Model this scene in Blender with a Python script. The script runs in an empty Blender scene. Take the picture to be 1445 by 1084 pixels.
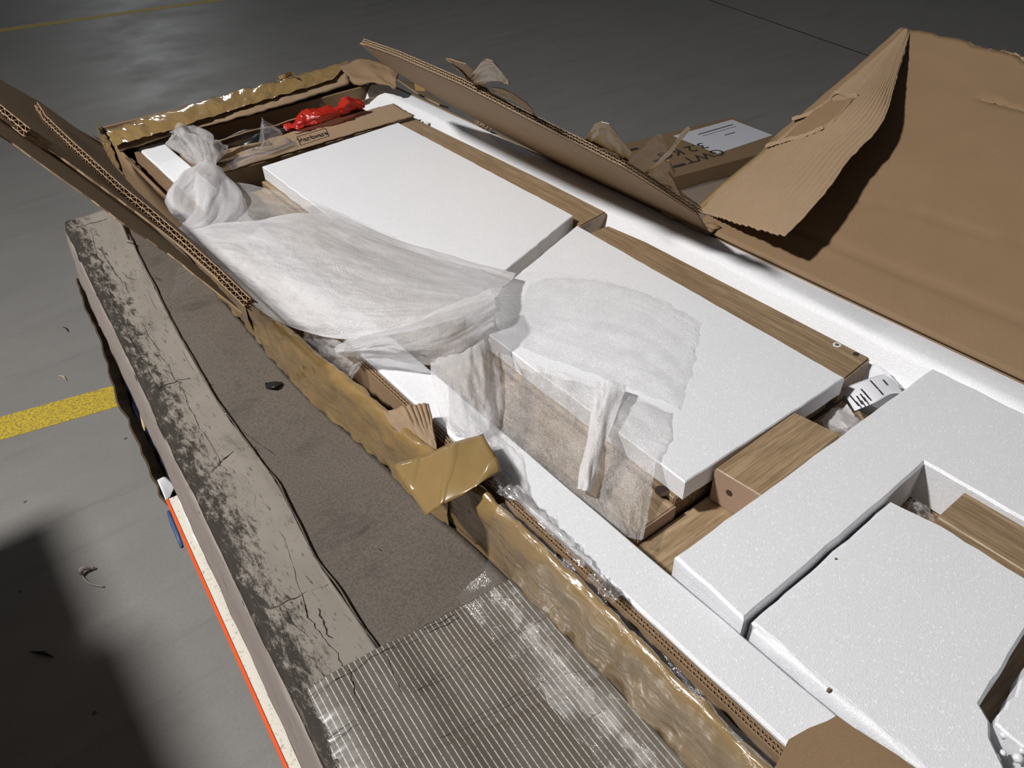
import bpy, bmesh, math, random
from mathutils import Vector, Matrix, noise
random.seed(7)
C = bpy.context.scene.collection
S = bpy.context.scene

# ------------------------------------------------------------------ camera, light, exposure
# world frame: X across the long carton, Y along it towards its far end, metres, floor at z = 0
CAM = Vector((0, 0, 1.30)); FPX = 1102.9
_y, _p, _r = (math.radians(a) for a in (53.055, 39.228, -2.071))
_f = Vector((math.cos(_y)*math.cos(_p), math.sin(_y)*math.cos(_p), -math.sin(_p)))
_r0 = Vector((math.sin(_y), -math.cos(_y), 0)); _u0 = _r0.cross(_f)
RT = _r0*math.cos(_r) + _u0*math.sin(_r); UP = -_r0*math.sin(_r) + _u0*math.cos(_r); FW = _f
cd = bpy.data.cameras.new('camera'); cam = bpy.data.objects.new('camera', cd); C.objects.link(cam)
cd.sensor_fit = 'HORIZONTAL'; cd.sensor_width = 36; cd.lens = 36*FPX/1445; cd.clip_start = .01
mw = Matrix((RT, UP, -FW)).transposed().to_4x4(); mw.translation = CAM; cam.matrix_world = mw
S.camera = cam
S.view_settings.view_transform = 'Standard'; S.view_settings.look = 'None'
S.view_settings.exposure = 0.0; S.view_settings.gamma = 1.0; S.view_settings.use_curve_mapping = False
w = bpy.data.worlds.new('hall'); S.world = w; w.use_nodes = True
w.node_tree.nodes['Background'].inputs[0].default_value = (.93, .95, 1, 1)
w.node_tree.nodes['Background'].inputs[1].default_value = .05
LP = Vector((-1.5, 1.45, 3.3))
ld = bpy.data.lights.new('hall_lamp', 'AREA'); ld.shape = 'DISK'; ld.size = .24; ld.energy = 141; ld.color = (1, .97, .945)
lo = bpy.data.objects.new('hall_lamp', ld); C.objects.link(lo); lo.location = LP
lo.rotation_euler = (Vector((.5, .3, .4))-LP).to_track_quat('-Z', 'Y').to_euler()
# a far lamp of the dark hall, beyond the carton, that leaves a faint sheen on the floor
l2 = bpy.data.lights.new('far_hall_lamp', 'AREA'); l2.shape = 'DISK'; l2.size = .7; l2.energy = 34; l2.color = (.95, .98, 1)
o2 = bpy.data.objects.new('far_hall_lamp', l2); C.objects.link(o2); o2.location = (3.4, 13.5, 4.2)
o2.rotation_euler = (Vector((1.6, 6.5, 0))-o2.location).to_track_quat('-Z', 'Y').to_euler()

# ------------------------------------------------------------------ pixels to places
def ray(x, y): return FW*FPX + RT*(x-722.5) - UP*(y-542)
def PZ(x, y, z): d = ray(x, y); return CAM + d*((z-CAM.z)/d.z)
def PX(x, y, X): d = ray(x, y); return CAM + d*(X/d.x)
def PY(x, y, Y): d = ray(x, y); return CAM + d*(Y/d.y)
def PP(x, y, p0, n): d = ray(x, y); return CAM + d*((Vector(p0)-CAM).dot(n)/d.dot(n))
def nz(p, s=1.0, seed=0): return noise.noise(Vector(p)*s + Vector((seed*7.3, seed*3.1, seed*1.7)))

# ------------------------------------------------------------------ materials
class NT:
    def __init__(s, name):
        s.m = bpy.data.materials.new(name); s.m.use_nodes = True; s.t = s.m.node_tree
        s.n = s.t.nodes; s.b = s.n['Principled BSDF']; s.out = s.n['Material Output']; s.tc = s.n.new('ShaderNodeTexCoord')
    def add(s, typ, **kw):
        n = s.n.new(typ)
        for k, v in kw.items():
            if hasattr(n, k): setattr(n, k, v)
            else: n.inputs[k.replace('_', ' ')].default_value = v
        return n
    def link(s, a, b): s.t.links.new(a, b)
    def co(s, scale=(1, 1, 1), rot=(0, 0, 0), loc=(0, 0, 0)):
        m = s.n.new('ShaderNodeMapping'); m.inputs['Scale'].default_value = scale; m.inputs['Rotation'].default_value = rot
        m.inputs['Location'].default_value = loc
        s.link(s.tc.outputs['Object'], m.inputs[0]); return m.outputs[0]
    def noise(s, scale, detail=4, rough=.55, vec=None, dist=0):
        n = s.add('ShaderNodeTexNoise'); n.inputs['Scale'].default_value = scale; n.inputs['Detail'].default_value = detail
        n.inputs['Roughness'].default_value = rough; n.inputs['Distortion'].default_value = dist
        s.link(vec if vec else s.co(), n.inputs['Vector']); return n.outputs['Fac']
    def voro(s, scale, vec=None, feature='F1'):
        n = s.add('ShaderNodeTexVoronoi'); n.feature = feature; n.inputs['Scale'].default_value = scale
        s.link(vec if vec else s.co(), n.inputs['Vector']); return n.outputs['Distance']
    def wave(s, scale, vec, dist=0, direction='X', detail=2, dscale=1):
        n = s.add('ShaderNodeTexWave'); n.bands_direction = direction; n.inputs['Scale'].default_value = scale
        n.inputs['Distortion'].default_value = dist; n.inputs['Detail'].default_value = detail; n.inputs['Detail Scale'].default_value = dscale
        s.link(vec, n.inputs['Vector']); return n.outputs['Fac']
    def ramp(s, fac, stops):
        n = s.n.new('ShaderNodeValToRGB'); e = n.color_ramp.elements
        while len(e) < len(stops): e.new(.5)
        for i, (p, c) in enumerate(stops):
            e[i].position = p; e[i].color = (c, c, c, 1) if isinstance(c, (int, float)) else (*c, 1)
        s.link(fac, n.inputs[0]); return n.outputs[0]
    def mix(s, fac, a, b, mode='MIX'):
        n = s.n.new('ShaderNodeMix'); n.data_type = 'RGBA'; n.blend_type = mode
        if isinstance(fac, (int, float)): n.inputs[0].default_value = fac
        else: s.link(fac, n.inputs[0])
        for i, v in ((6, a), (7, b)):
            if isinstance(v, tuple): n.inputs[i].default_value = (*v, 1)
            else: s.link(v, n.inputs[i])
        return n.outputs[2]
    def math(s, op, a, b=0.0):
        n = s.n.new('ShaderNodeMath'); n.operation = op
        for i, v in enumerate((a, b)):
            if isinstance(v, (int, float)): n.inputs[i].default_value = v
            else: s.link(v, n.inputs[i])
        return n.outputs[0]
    def base(s, c):
        if isinstance(c, tuple): s.b.inputs['Base Color'].default_value = (*c, 1)
        else: s.link(c, s.b.inputs['Base Color'])
    def rough(s, r):
        if isinstance(r, (int, float)): s.b.inputs['Roughness'].default_value = r
        else: s.link(r, s.b.inputs['Roughness'])
    def bump(s, h, strength=.3, dist=.002, prev=None):
        n = s.n.new('ShaderNodeBump'); n.inputs['Strength'].default_value = strength; n.inputs['Distance'].default_value = dist
        s.link(h, n.inputs['Height'])
        if prev: s.link(prev, n.inputs['Normal'])
        s.link(n.outputs[0], s.b.inputs['Normal']); return n.outputs[0]

M = {}
def simple(name, col, rough=.6, var=.12, nscale=40, **kw):
    t = NT(name); f = t.noise(nscale)
    d = tuple(c*(1-var) for c in col); l = tuple(min(1, c*(1+var)) for c in col)
    t.base(t.mix(f, d, l)); t.rough(rough)
    for k, v in kw.items(): t.b.inputs[k].default_value = v
    M[name] = t.m; return t

# expanded polystyrene
t = NT('eps'); vn = t.add('ShaderNodeTexVoronoi'); vn.inputs['Scale'].default_value = 560; t.link(t.co(), vn.inputs['Vector']); v2 = t.noise(14)
sc_ = t.add('ShaderNodeSeparateColor'); t.link(vn.outputs['Color'], sc_.inputs[0]); rnd = sc_.outputs[0]
c = t.mix(v2, (.755, .772, .805), (.805, .822, .855)); c = t.mix(t.ramp(rnd, [(.0, .0), (.9, .3), (.962, .32), (.97, 1.0)]), c, (.97, .97, .98)); t.base(c)  # scattered bead cells whitened: sparkle glints painted into the foam colour
t.rough(t.ramp(rnd, [(.962, .45), (.97, .2)])); t.bump(vn.outputs['Distance'], .17, .0014)
M['eps'] = t.m
# kraft cardboard
def kraft(name, a, b, rib=None):
    t = NT(name); f = t.noise(9, 6, .6); g = t.noise(420, 3, .7)
    c = t.mix(f, a, b); c = t.mix(t.ramp(g, [(.38, 0.0), (.72, .22)]), c, tuple(x*.55 for x in a)); t.base(c); t.rough(.72)
    b1 = t.bump(t.noise(160, 4, .7), .12, .001)
    t.b.inputs['Specular IOR Level'].default_value = .3
    M[name] = t.m; return t
kraft('kraft', (.245, .158, .086), (.295, .196, .110))
kraft('kraft_pale', (.32, .222, .135), (.40, .285, .18))
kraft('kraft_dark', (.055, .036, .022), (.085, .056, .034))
kraft('fluting', (.27, .175, .10), (.40, .27, .16))
# oak laminate
def oak(name, axis, k=1):
    t = NT(name)
    sc = {'x': (3, 60, 60), 'y': (60, 3, 60)}[axis]
    g = t.noise(1.6, 8, .65, t.co(sc), .6); fine = t.noise(6, 5, .7, t.co(sc))
    c = t.mix(t.ramp(g, [(.3, 0.0), (.7, 1.0)]), (.235*k, .160*k, .088*k), (.43*k, .315*k, .192*k))
    c = t.mix(t.ramp(fine, [(.40, .55), (.56, 0.0)]), c, (.15*k, .092*k, .048*k)); t.base(c); t.rough(.42); t.bump(fine, .2, .0008)
    M[name] = t.m
oak('oak_y', 'y', 1.0); oak('oak_x', 'x', 1.15)
simple('mdf', (.37, .25, .175), .75, .1, 300)
t = NT('chipboard'); v = t.noise(220, 5, .8); t.base(t.ramp(v, [(.35, (.05, .028, .014)), (.5, (.22, .14, .07)), (.65, (.40, .28, .16))])); t.rough(.85); t.bump(v, .6, .003); M['chipboard'] = t.m
simple('hole', (.05, .03, .018), .8)
# packing tape
t = NT('packing_tape'); f = t.noise(22, 5, .6)
t.base(t.mix(f, (.23, .145, .052), (.37, .245, .098))); t.rough(.2); t.b.inputs['Coat Weight'].default_value = .8; t.b.inputs['Coat Roughness'].default_value = .06
b1 = t.bump(t.noise(1, 3, .5, t.co((40, 12, 40)), .8), .32, .008); b2 = t.bump(t.noise(24, 2, .5), .35, .008, b1)
t.link(b2, t.b.inputs['Coat Normal']); M['packing_tape'] = t.m
t = NT('packing_tape_flat'); f = t.noise(18, 5, .6)
t.base(t.mix(f, (.25, .165, .062), (.33, .222, .09))); t.rough(.25); t.b.inputs['Coat Weight'].default_value = .7; t.b.inputs['Coat Roughness'].default_value = .08
cv = t.wave(5, t.co(rot=(0, 0, .9)), 9, 'X', 2, 1.2); b1 = t.bump(t.ramp(cv, [(.86, 0.0), (1.0, 1.0)]), .5, .003); b1 = t.bump(t.noise(20, 2, .5), .25, .004, b1); t.link(b1, t.b.inputs['Coat Normal']); M['packing_tape_flat'] = t.m
def film(name, col, alpha, rough=.15, gl=.5, alphavar=.0, diffuse=.6, nscale=30, bumps=.3):
    """thin see-through sheet: transparent mixed with scattering and gloss"""
    t = NT(name); n = t.n; n.remove(t.b)
    tr = n.new('ShaderNodeBsdfTransparent')
    df = n.new('ShaderNodeBsdfDiffuse'); df.inputs[0].default_value = (*col, 1)
    ts = n.new('ShaderNodeBsdfTranslucent'); ts.inputs[0].default_value = (*col, 1)
    go = n.new('ShaderNodeBsdfAnisotropic'); go.inputs['Color'].default_value = (1, 1, 1, 1); go.inputs['Roughness'].default_value = rough
    m1 = n.new('ShaderNodeMixShader'); m1.inputs[0].default_value = 1-diffuse
    m2 = n.new('ShaderNodeMixShader'); m2.inputs[0].default_value = gl
    m3 = n.new('ShaderNodeMixShader')
    t.link(df.outputs[0], m1.inputs[1]); t.link(ts.outputs[0], m1.inputs[2])
    t.link(m1.outputs[0], m2.inputs[1]); t.link(go.outputs[0], m2.inputs[2])
    t.link(tr.outputs[0], m3.inputs[1]); t.link(m2.outputs[0], m3.inputs[2])
    f = t.noise(nscale, 5, .6); fa = t.noise(520, 2, .7)
    a = t.ramp(f, [(.35, max(0, alpha-alphavar*.4)), (.65, min(1, alpha+alphavar*.4))])
    a2 = t.math('ADD', a, t.math('MULTIPLY', t.math('SUBTRACT', fa, .5), alphavar*2.6)); a2.node.use_clamp = True
    t.link(a2, m3.inputs[0])
    bp = n.new('ShaderNodeBump'); bp.inputs['Strength'].default_value = bumps; bp.inputs['Distance'].default_value = .002
    t.link(fa, bp.inputs['Height'])
    for x in (df, go): t.link(bp.outputs[0], x.inputs['Normal'])
    t.link(m3.outputs[0], t.out.inputs[0]); M[name] = t.m
film('wrap', (.97, .96, .975), .83, .30, .14, .12, .66, 30, .9)
film('wrap_mid', (.97, .96, .975), .58, .28, .14, .14, .58, 30, .9)
film('wrap_sheer', (1, 1, 1), .21, .30, .18, .16, .8, 30, .9)
film('wrap_thin', (.96, .94, .94), .38, .28, .18, .24, .7, 20, .9)
film('clear_film', (.8, .8, .8), .08, .12, .30, .04, .6, 60, .3)
film('red_film', (.75, .035, .015), .86, .10, .10, .08, .6)
film('clear_bag', (.75, .74, .76), .35, .12, .30, .15, .6)
# dirty grey carton
def scuff(t, base, vec_scale, lo, hi, amt, dark=(.022, .02, .018)):
    f = t.noise(1, 8, .72, t.co(vec_scale), .4)
    return t.mix(t.ramp(f, [(lo, 0.0), (hi, amt)]), base, dark)
t = NT('grey_paper'); f = t.noise(7, 5, .6); wv = t.wave(180, t.co(rot=(0, 0, .5)), 3, 'X', 2, 6)
c = t.mix(f, (.115, .096, .078), (.190, .160, .132)); c = t.mix(t.math('MULTIPLY', wv, .5), c, (.07, .058, .047)); c = t.mix(t.ramp(t.noise(330, 3, .7), [(.42, .55), (.55, 0.0)]), c, (.06, .05, .042))
c = scuff(t, c, (9, 16, 9), .55, .72, .72, (.05, .043, .037)); c = scuff(t, c, (45, 14, 20), .66, .74, .8); t.base(c); t.rough(.75); t.bump(wv, .12, .001); M['grey_paper'] = t.m
t = NT('grey_strip'); f = t.noise(12, 5, .6)
wv = t.wave(165, t.co(rot=(0, 0, -.07)), 1.2, 'X', 2, 8); wy = t.wave(165, t.co(rot=(0, 0, -.07)), 1.2, 'Y', 2, 8)
c = t.mix(f, (.22, .195, .165), (.36, .325, .285)); c = t.mix(t.math('MULTIPLY', t.math('MULTIPLY', wv, wy), .75), c, (.12, .10, .085))
sx = t.add('ShaderNodeSeparateXYZ'); t.link(t.tc.outputs['Object'], sx.inputs[0])
ed = t.math('SUBTRACT', t.math('ADD', sx.outputs[0], .2-.062-.0772*.38), t.math('MULTIPLY', sx.outputs[1], .0772))
wear = t.math('SUBTRACT', t.noise(1, 9, .82, t.co((110, 34, 20)), .3), t.math('MULTIPLY', ed, 3.3))
c = t.mix(t.ramp(wear, [(.36, 0.0), (.46, .93)]), c, (.026, .022, .018))
c = scuff(t, c, (16, 9, 20), .56, .72, .6, (.06, .053, .046)); c = scuff(t, c, (190, 40, 30), .58, .66, .7)
t.base(c); t.rough(.8); t.b.inputs['Specular IOR Level'].default_value = .2; t.bump(wv, .15, .001); M['grey_strip'] = t.m
t = NT('grey_side'); f = t.noise(1, 6, .65, t.co((20, 20, 150))); t.base(scuff(t, t.mix(f, (.27, .225, .20), (.44, .39, .35)), (30, 8, 30), .58, .75, .8)); t.rough(.7); t.bump(f, .3, .002); M['grey_side'] = t.m
# glass-filament tape: flat fibres sealed in a clear glossy tape over the dirty paper
t = NT('filament_tape'); f = t.noise(9, 5, .6); wv = t.wave(46, t.co(rot=(0, 0, .07)), 0, 'X'); br = t.noise(1, 3, .5, t.co((300, 500, 1)))
c = t.mix(f, (.075, .064, .052), (.155, .134, .112)); c = scuff(t, c, (14, 9, 14), .56, .74, .85, (.03, .03, .03))
fib = t.math('MULTIPLY', t.ramp(wv, [(.90, 0.0), (.985, 1.0)]), t.ramp(br, [(.36, .2), (.5, .9)]))
c = t.mix(fib, c, (.60, .58, .52)); t.base(c); t.rough(.5); t.b.inputs['Coat Weight'].default_value = .35; t.b.inputs['Coat Roughness'].default_value = .2
t.bump(t.noise(40), .15, .002); M['filament_tape'] = t.m
simple('tape_scrap', (.26, .165, .065), .3, .2, 20)
simple('crack_dirt', (.03, .026, .022), .9)
# floor
t = NT('concrete'); big = t.noise(.9, 6, .6); mid = t.noise(5, 6, .65, t.co((.5, 1.4, 1), (0, 0, .15))); fine = t.noise(140, 4, .7); st = t.noise(1, 6, .7, t.co((1.2, 12, 1), (0, 0, .55)))
c = t.mix(mid, (.215, .210, .199), (.305, .298, .283)); c = t.mix(t.ramp(big, [(.35, 0.0), (.7, .45)]), c, (.19, .188, .183))
c = t.mix(t.ramp(st, [(.54, 0.0), (.74, .5)]), c, (.15, .147, .142)); c = t.mix(t.ramp(fine, [(.40, .35), (.52, 0.0)]), c, (.20, .194, .184))
sp = t.voro(9); c = t.mix(t.ramp(sp, [(.03, .8), (.045, 0.0)]), c, (.04, .037, .034)); t.base(c)
t.rough(t.ramp(t.noise(2.2, 6, .65), [(.3, .34), (.7, .58)])); t.bump(fine, .1, .002); t.b.inputs['Specular IOR Level'].default_value = .4; M['concrete'] = t.m
t = NT('yellow_paint'); f = t.noise(170, 4, .8); t.base(t.mix(t.ramp(f, [(.42, 1.0), (.52, 0.0)]), (.62, .45, .035), (.27, .22, .06))); t.rough(.6); M['yellow_paint'] = t.m
simple('joint', (.05, .05, .05), .9)
t = NT('cream_board'); f = t.noise(150, 4, .7); t.base(t.mix(t.ramp(f, [(.34, 1.0), (.42, 0.0)]), (.70, .68, .60), (.36, .33, .26))); t.rough(.5); M['cream_board'] = t.m
simple('orange_edge', (.72, .10, .02), .45); simple('steel', (.25, .25, .26), .4, Metallic=.8); simple('rubber', (.03, .03, .03), .7)
simple('navy_plastic', (.012, .013, .03), .3, .2, 12); simple('blue_plastic', (.05, .11, .24), .5); simple('paper', (.78, .79, .83), .6, .04)
simple('label_white', (.72, .74, .80), .45, .03); simple('ink', (.035, .032, .03), .7); simple('black_plastic', (.012, .014, .016), .35)
simple('wood_pale', (.55, .42, .27), .7); simple('dowel_white', (.75, .74, .70), .4)

# ------------------------------------------------------------------ object helpers
def tag(o, label, cat, group=None, kind=None):
    o['label'] = label; o['category'] = cat
    if group: o['group'] = group
    return o
def thing(name, loc, label, cat, group=None):
    o = bpy.data.objects.new(name, None); C.objects.link(o); o.location = loc; o.empty_display_size = .05
    return tag(o, label, cat, group)
def base_of(o):
    v = Vector(o.location)
    while o.parent: o = o.parent; v += Vector(o.location)
    return v
def obj(name, verts, faces, m, parent=None, smooth=False, loc=None):
    """world-space vertices; a top-level mesh gets its origin at its base, a part is stored relative to its thing"""
    verts = [Vector(v) for v in verts]
    if parent is None:
        if loc is None:
            loc = Vector(((min(v.x for v in verts)+max(v.x for v in verts))/2, (min(v.y for v in verts)+max(v.y for v in verts))/2, min(v.z for v in verts)))
    else: loc = base_of(parent)
    me = bpy.data.meshes.new(name); me.from_pydata([v-loc for v in verts], [], faces); me.validate()
    bm = bmesh.new(); bm.from_mesh(me); bmesh.ops.recalc_face_normals(bm, faces=bm.faces); bm.to_mesh(me); bm.free()
    if m: me.materials.append(M[m])
    if smooth:
        for p in me.polygons: p.use_smooth = True
    o = bpy.data.objects.new(name, me); C.objects.link(o)
    if parent is None: o.location = loc
    else: o.parent = parent
    return o
def struct(o): o['kind'] = 'structure'; return o
def thick(o, th, off=-1):
    md = o.modifiers.new('thickness', 'SOLIDIFY'); md.thickness = th; md.offset = off; return o
def jit(poly, step=.02, amp=.0008, seed=0):
    """subdivide a closed 2-D outline and roughen it"""
    out = []; n = len(poly)
    for i in range(n):
        a = Vector(poly[i]); b = Vector(poly[(i+1) % n]); L = (b-a).length; k = max(1, int(L/step)); nn = Vector((-(b-a).y, (b-a).x)).normalized()
        for j in range(k):
            p = a.lerp(b, j/k)
            if j: p = p + nn*amp*2*nz((p.x*60, p.y*60, seed))
            out.append((p.x, p.y))
    return out
def prism(name, poly, z0, z1, m, parent=None, bev=.0015, zf=None, segs=1):
    """upright prism over a 2-D outline with slightly broken edges"""
    bm = bmesh.new(); vs = [bm.verts.new((x, y, z1)) for x, y in poly]; f = bm.faces.new(vs); bm.normal_update()
    if f.normal.z < 0: f.normal_flip()
    r = bmesh.ops.extrude_face_region(bm, geom=[f]); lo_ = [e for e in r['geom'] if isinstance(e, bmesh.types.BMVert)]
    for v in lo_: v.co.z = z0
    bmesh.ops.recalc_face_normals(bm, faces=bm.faces)
    if bev:
        ed = [e for e in bm.edges if abs(e.verts[0].co.z-e.verts[1].co.z) < 1e-6]
        if len(poly) < 9: ed = list(bm.edges)
        bmesh.ops.bevel(bm, geom=ed, offset=bev, segments=segs, affect='EDGES', clamp_overlap=True)
    if zf:
        for v in bm.verts: v.co.z += zf(v.co)
    vs = [v.co.copy() for v in bm.verts]; bm.verts.index_update(); fs = [[v.index for v in f.verts] for f in bm.faces]; bm.free()
    return obj(name, vs, fs, m, parent)
def box(name, x0, x1, y0, y1, z0, z1, m, parent=None, bev=.0015): return prism(name, [(x0, y0), (x1, y0), (x1, y1), (x0, y1)], z0, z1, m, parent, bev)
def cr(p0, p1, p2, p3, t): return .5*((2*p1) + (-p0+p2)*t + (2*p0-5*p1+4*p2-p3)*t*t + (-p0+3*p1-3*p2+p3)*t**3)
def spline(pts, n):
    pts = [Vector(p) for p in pts]; ext = [2*pts[0]-pts[1]] + pts + [2*pts[-1]-pts[-2]]; out = []
    m = len(pts)-1
    for i in range(n+1):
        u = i/n*m; k = min(int(u), m-1); out.append(cr(ext[k], ext[k+1], ext[k+2], ext[k+3], u-k))
    return out
def sheet(name, rows, nu, nv, m, parent=None, wr=0, ws=30, seed=0, stretch=(1, 1), th=0, smooth=True, edge=0, disp=None, flat=None):
    """smooth sheet through a grid of places, with wrinkles"""
    g = [spline(r, nu) for r in rows]; cols = [spline([g[r][i] for r in range(len(g))], nv) for i in range(nu+1)]
    V = [[cols[i][j] for i in range(nu+1)] for j in range(nv+1)]
    ver = []
    for j in range(nv+1):
        for i in range(nu+1):
            a = V[j][min(i+1, nu)]-V[j][max(i-1, 0)]; b = V[min(j+1, nv)][i]-V[max(j-1, 0)][i]; n = a.cross(b)
            n = n.normalized() if n.length > 1e-9 else Vector((0, 0, 1))
            if n.z < 0: n = -n
            p = V[j][i].copy(); u = i/nu; v = j/nv
            if wr:
                q = (u*stretch[0]*ws/10, v*stretch[1]*ws/10, seed*5.1)
                h = nz(q)+.5*nz(q, 2.3, 1)-.45*abs(nz(q, 3.1, 2))-.22*abs(nz(q, 7.7, 3)); p += n*h*wr
            if edge and (i in (0, nu) or j in (0, nv)): p += Vector((nz(p, 60, seed), nz(p, 60, seed+1), 0))*edge
            if disp: p += n*disp(u, v)
            ver.append(p)
    fs = [(j*(nu+1)+i, j*(nu+1)+i+1, (j+1)*(nu+1)+i+1, (j+1)*(nu+1)+i) for j in range(nv) for i in range(nu)]
    o = obj(name, ver, fs, m, parent, smooth)
    if th: thick(o, th, 0)
    return o
def zrows(rows): return [[PZ(*q) for q in r] for r in rows]
def ribbon(acc, pts, n, v, d, t):
    """strip of paper standing along pts: thickness t along n, depth d along v"""
    V, Fc = acc; b = len(V)
    for p in pts:
        for a, c in ((-.5, 0), (.5, 0), (.5, d), (-.5, d)): V.append(p+n*(t*a)+v*c)
    for i in range(len(pts)-1):
        k = b+i*4
        for j in range(4): Fc.append((k+j, k+(j+1) % 4, k+4+(j+1) % 4, k+4+j))
def corrugated_edge(name, path, n, v, depth, parent, th=.007, pitch=.0075, m='fluting', jag=.0):
    """cut edge of double-wall corrugated board: three liners and two fluted plies"""
    path = [Vector(p) for p in path]; L = [0]
    for a, b in zip(path, path[1:]): L.append(L[-1]+(b-a).length)
    def at(s):
        s = max(0, min(L[-1], s))
        for i in range(len(path)-1):
            if s <= L[i+1]: return path[i].lerp(path[i+1], (s-L[i])/max(1e-9, L[i+1]-L[i]))
        return path[-1].copy()
    acc = ([], []); N = max(2, int(L[-1]/(pitch/6)))
    for k in (-1, 0, 1): ribbon(acc, [at(L[-1]*i/(N//3))+n*(k*th/2)+v*(jag*abs(nz((i*.5, k, 3)))) for i in range(N//3+1)], n, v, depth, .0011)
    for k, ph in ((-.5, 0), (.5, 1.3)):
        pts = []
        for i in range(N+1):
            s = L[-1]*i/N; pts.append(at(s)+n*(k*th/2*1.0+math.sin(s/pitch*2*math.pi+ph)*th*.22)+v*(.0006+jag*abs(nz((s*60, k, 9)))))
        ribbon(acc, pts, n, v, depth*.6, .0010)
    return obj(name, acc[0], acc[1], m, parent)
def torn_patch(name, pts, m, parent, th=.006, jag=.003, step=.012, seed=0, sub=True):
    """flat torn piece of board: 3-D outline in one plane, ragged"""
    out = []; n = len(pts); pts = [Vector(p) for p in pts]
    nor = (pts[1]-pts[0]).cross(pts[2]-pts[0]).normalized()
    for i in range(n):
        a, b = pts[i], pts[(i+1) % n]; k = max(1, int((b-a).length/step)); nn = nor.cross(b-a).normalized()
        for j in range(k):
            p = a.lerp(b, j/k); out.append(p + (nn*jag*(nz(p, 90, seed)+.7*nz(p, 200, seed+2)) if j else Vector()))
    o = obj(name, out, [list(range(len(out)))], m, parent); thick(o, th, 0); return o
def text(name, s, size, origin, xd, yd, m, parent, tall=1):
    cu = bpy.data.curves.new('lettering', 'FONT'); cu.body = s; cu.size = size; cu.align_x = 'CENTER'; cu.align_y = 'CENTER'; cu.resolution_u = 3; cu.extrude = .0002; cu.offset = size*.012
    to = bpy.data.objects.new('lettering', cu); C.objects.link(to); dg = bpy.context.evaluated_depsgraph_get()
    me = bpy.data.meshes.new_from_object(to.evaluated_get(dg)); bpy.data.objects.remove(to)
    xd = Vector(xd).normalized(); yd = Vector(yd).normalized(); zd = xd.cross(yd)
    ver = [Vector(origin)+xd*v.co.x+yd*v.co.y*tall+zd*v.co.z for v in me.vertices]; fs = [list(p.vertices) for p in me.polygons]; bpy.data.meshes.remove(me)
    return obj(name, ver, fs, m, parent)
def bar(name, a, b, wd, m, parent, up=Vector((0, 0, 1)), h=.0003):
    a, b = Vector(a), Vector(b); s = up.cross(b-a).normalized()*wd/2
    v = [a-s, b-s, b+s, a+s]; v += [p+up*h for p in v]
    return obj(name, v, [(0, 1, 2, 3), (4, 5, 6, 7), (0, 1, 5, 4), (1, 2, 6, 5), (2, 3, 7, 6), (3, 0, 4, 7)], m, parent)
def tube(acc, pts, radii, k=8):
    V, Fc = acc; b = len(V); pts = [Vector(p) for p in pts]
    for i, p in enumerate(pts):
        d = (pts[min(i+1, len(pts)-1)]-pts[max(i-1, 0)]).normalized(); a = d.cross(Vector((.3, .5, .8))).normalized(); c = d.cross(a)
        r = radii[i] if isinstance(radii, (list, tuple)) else radii
        for j in range(k): V.append(p+(a*math.cos(j*2*math.pi/k)+c*math.sin(j*2*math.pi/k))*r)
    for i in range(len(pts)-1):
        for j in range(k): Fc.append((b+i*k+j, b+i*k+(j+1) % k, b+(i+1)*k+(j+1) % k, b+(i+1)*k+j))
    Fc.append(tuple(b+j for j in range(k))); Fc.append(tuple(b+(len(pts)-1)*k+j for j in range(k)))
Z = Vector((0, 0, 1)); XA = Vector((1, 0, 0)); YA = Vector((0, 1, 0))

# ------------------------------------------------------------------ floor and its painted lines
struct(obj('floor', [(-9, -6, 0), (16, -6, 0), (16, 20, 0), (-9, 20, 0)], [(0, 1, 2, 3)], 'concrete', loc=Vector((0, 0, 0))))
def floor_strip(name, a, b, wd, m, h=.0012):
    a, b = Vector(a), Vector(b); d = (b-a).normalized(); s = Vector((-d.y, d.x, 0))*wd/2
    v = [a-s, b-s, b+s, a+s]; v = [Vector((p.x, p.y, 0)) for p in v]+[Vector((p.x, p.y, h)) for p in v]
    return struct(obj(name, v, [(4, 5, 6, 7), (0, 1, 5, 4), (1, 2, 6, 5), (2, 3, 7, 6), (3, 0, 4, 7)], m))
a, b = PZ(0, 605, 0), PZ(160, 560, 0); d = (b-a); floor_strip('trim_1', a-d*8, b+d*12, .098, 'yellow_paint')
a, b = PZ(0, 43, 0), PZ(300, 1, 0); d = (b-a); floor_strip('trim_2', a-d*3, b+d*4, .085, 'yellow_paint')
a, b = PZ(1015, 5, 0), PZ(1235, 82, 0); d = (b-a); floor_strip('trim_3', a-d*.6, b+d*1.5, .012, 'joint', .0008)

# ------------------------------------------------------------------ the long open shipping carton
T = .60
BX = [(-.40, .348), (.05, .350), (.2, .352), (.33, .354), (.45, .356), (.55, .354), (.72, .342), (1.02, .326), (1.3, .333), (1.6, .345), (2.2, .352)]
def bx(y):
    for (a, u), (b, v) in zip(BX, BX[1:]):
        if y <= b: t = (y-a)/(b-a); t = t*t*(3-2*t); return u+(v-u)*t
    return BX[-1][1]
ct = thing('shipping_carton', (.70, .9, .34), 'long torn-open brown shipping carton full of white foam and wooden parts', 'carton')
N = 70; ys = [-.38+(2.12+.38)*i/N for i in range(N+1)]
sheet('side_wall', [[Vector((bx(y)+(.0 if k else 0), y, z)) for y in ys[::5]] for k, z in ((0, .345), (1, .47), (1, .606))], 70, 6, 'kraft', ct, th=.005)
box('carton_bottom', .35, 1.06, -.38, 2.12, .340, .346, 'kraft', ct)
box('end_wall', .355, 1.06, 2.085, 2.092, .346, .612, 'kraft', ct)
box('side_wall', 1.058, 1.064, -.38, 2.085, .346, .598, 'kraft', ct)
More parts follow.
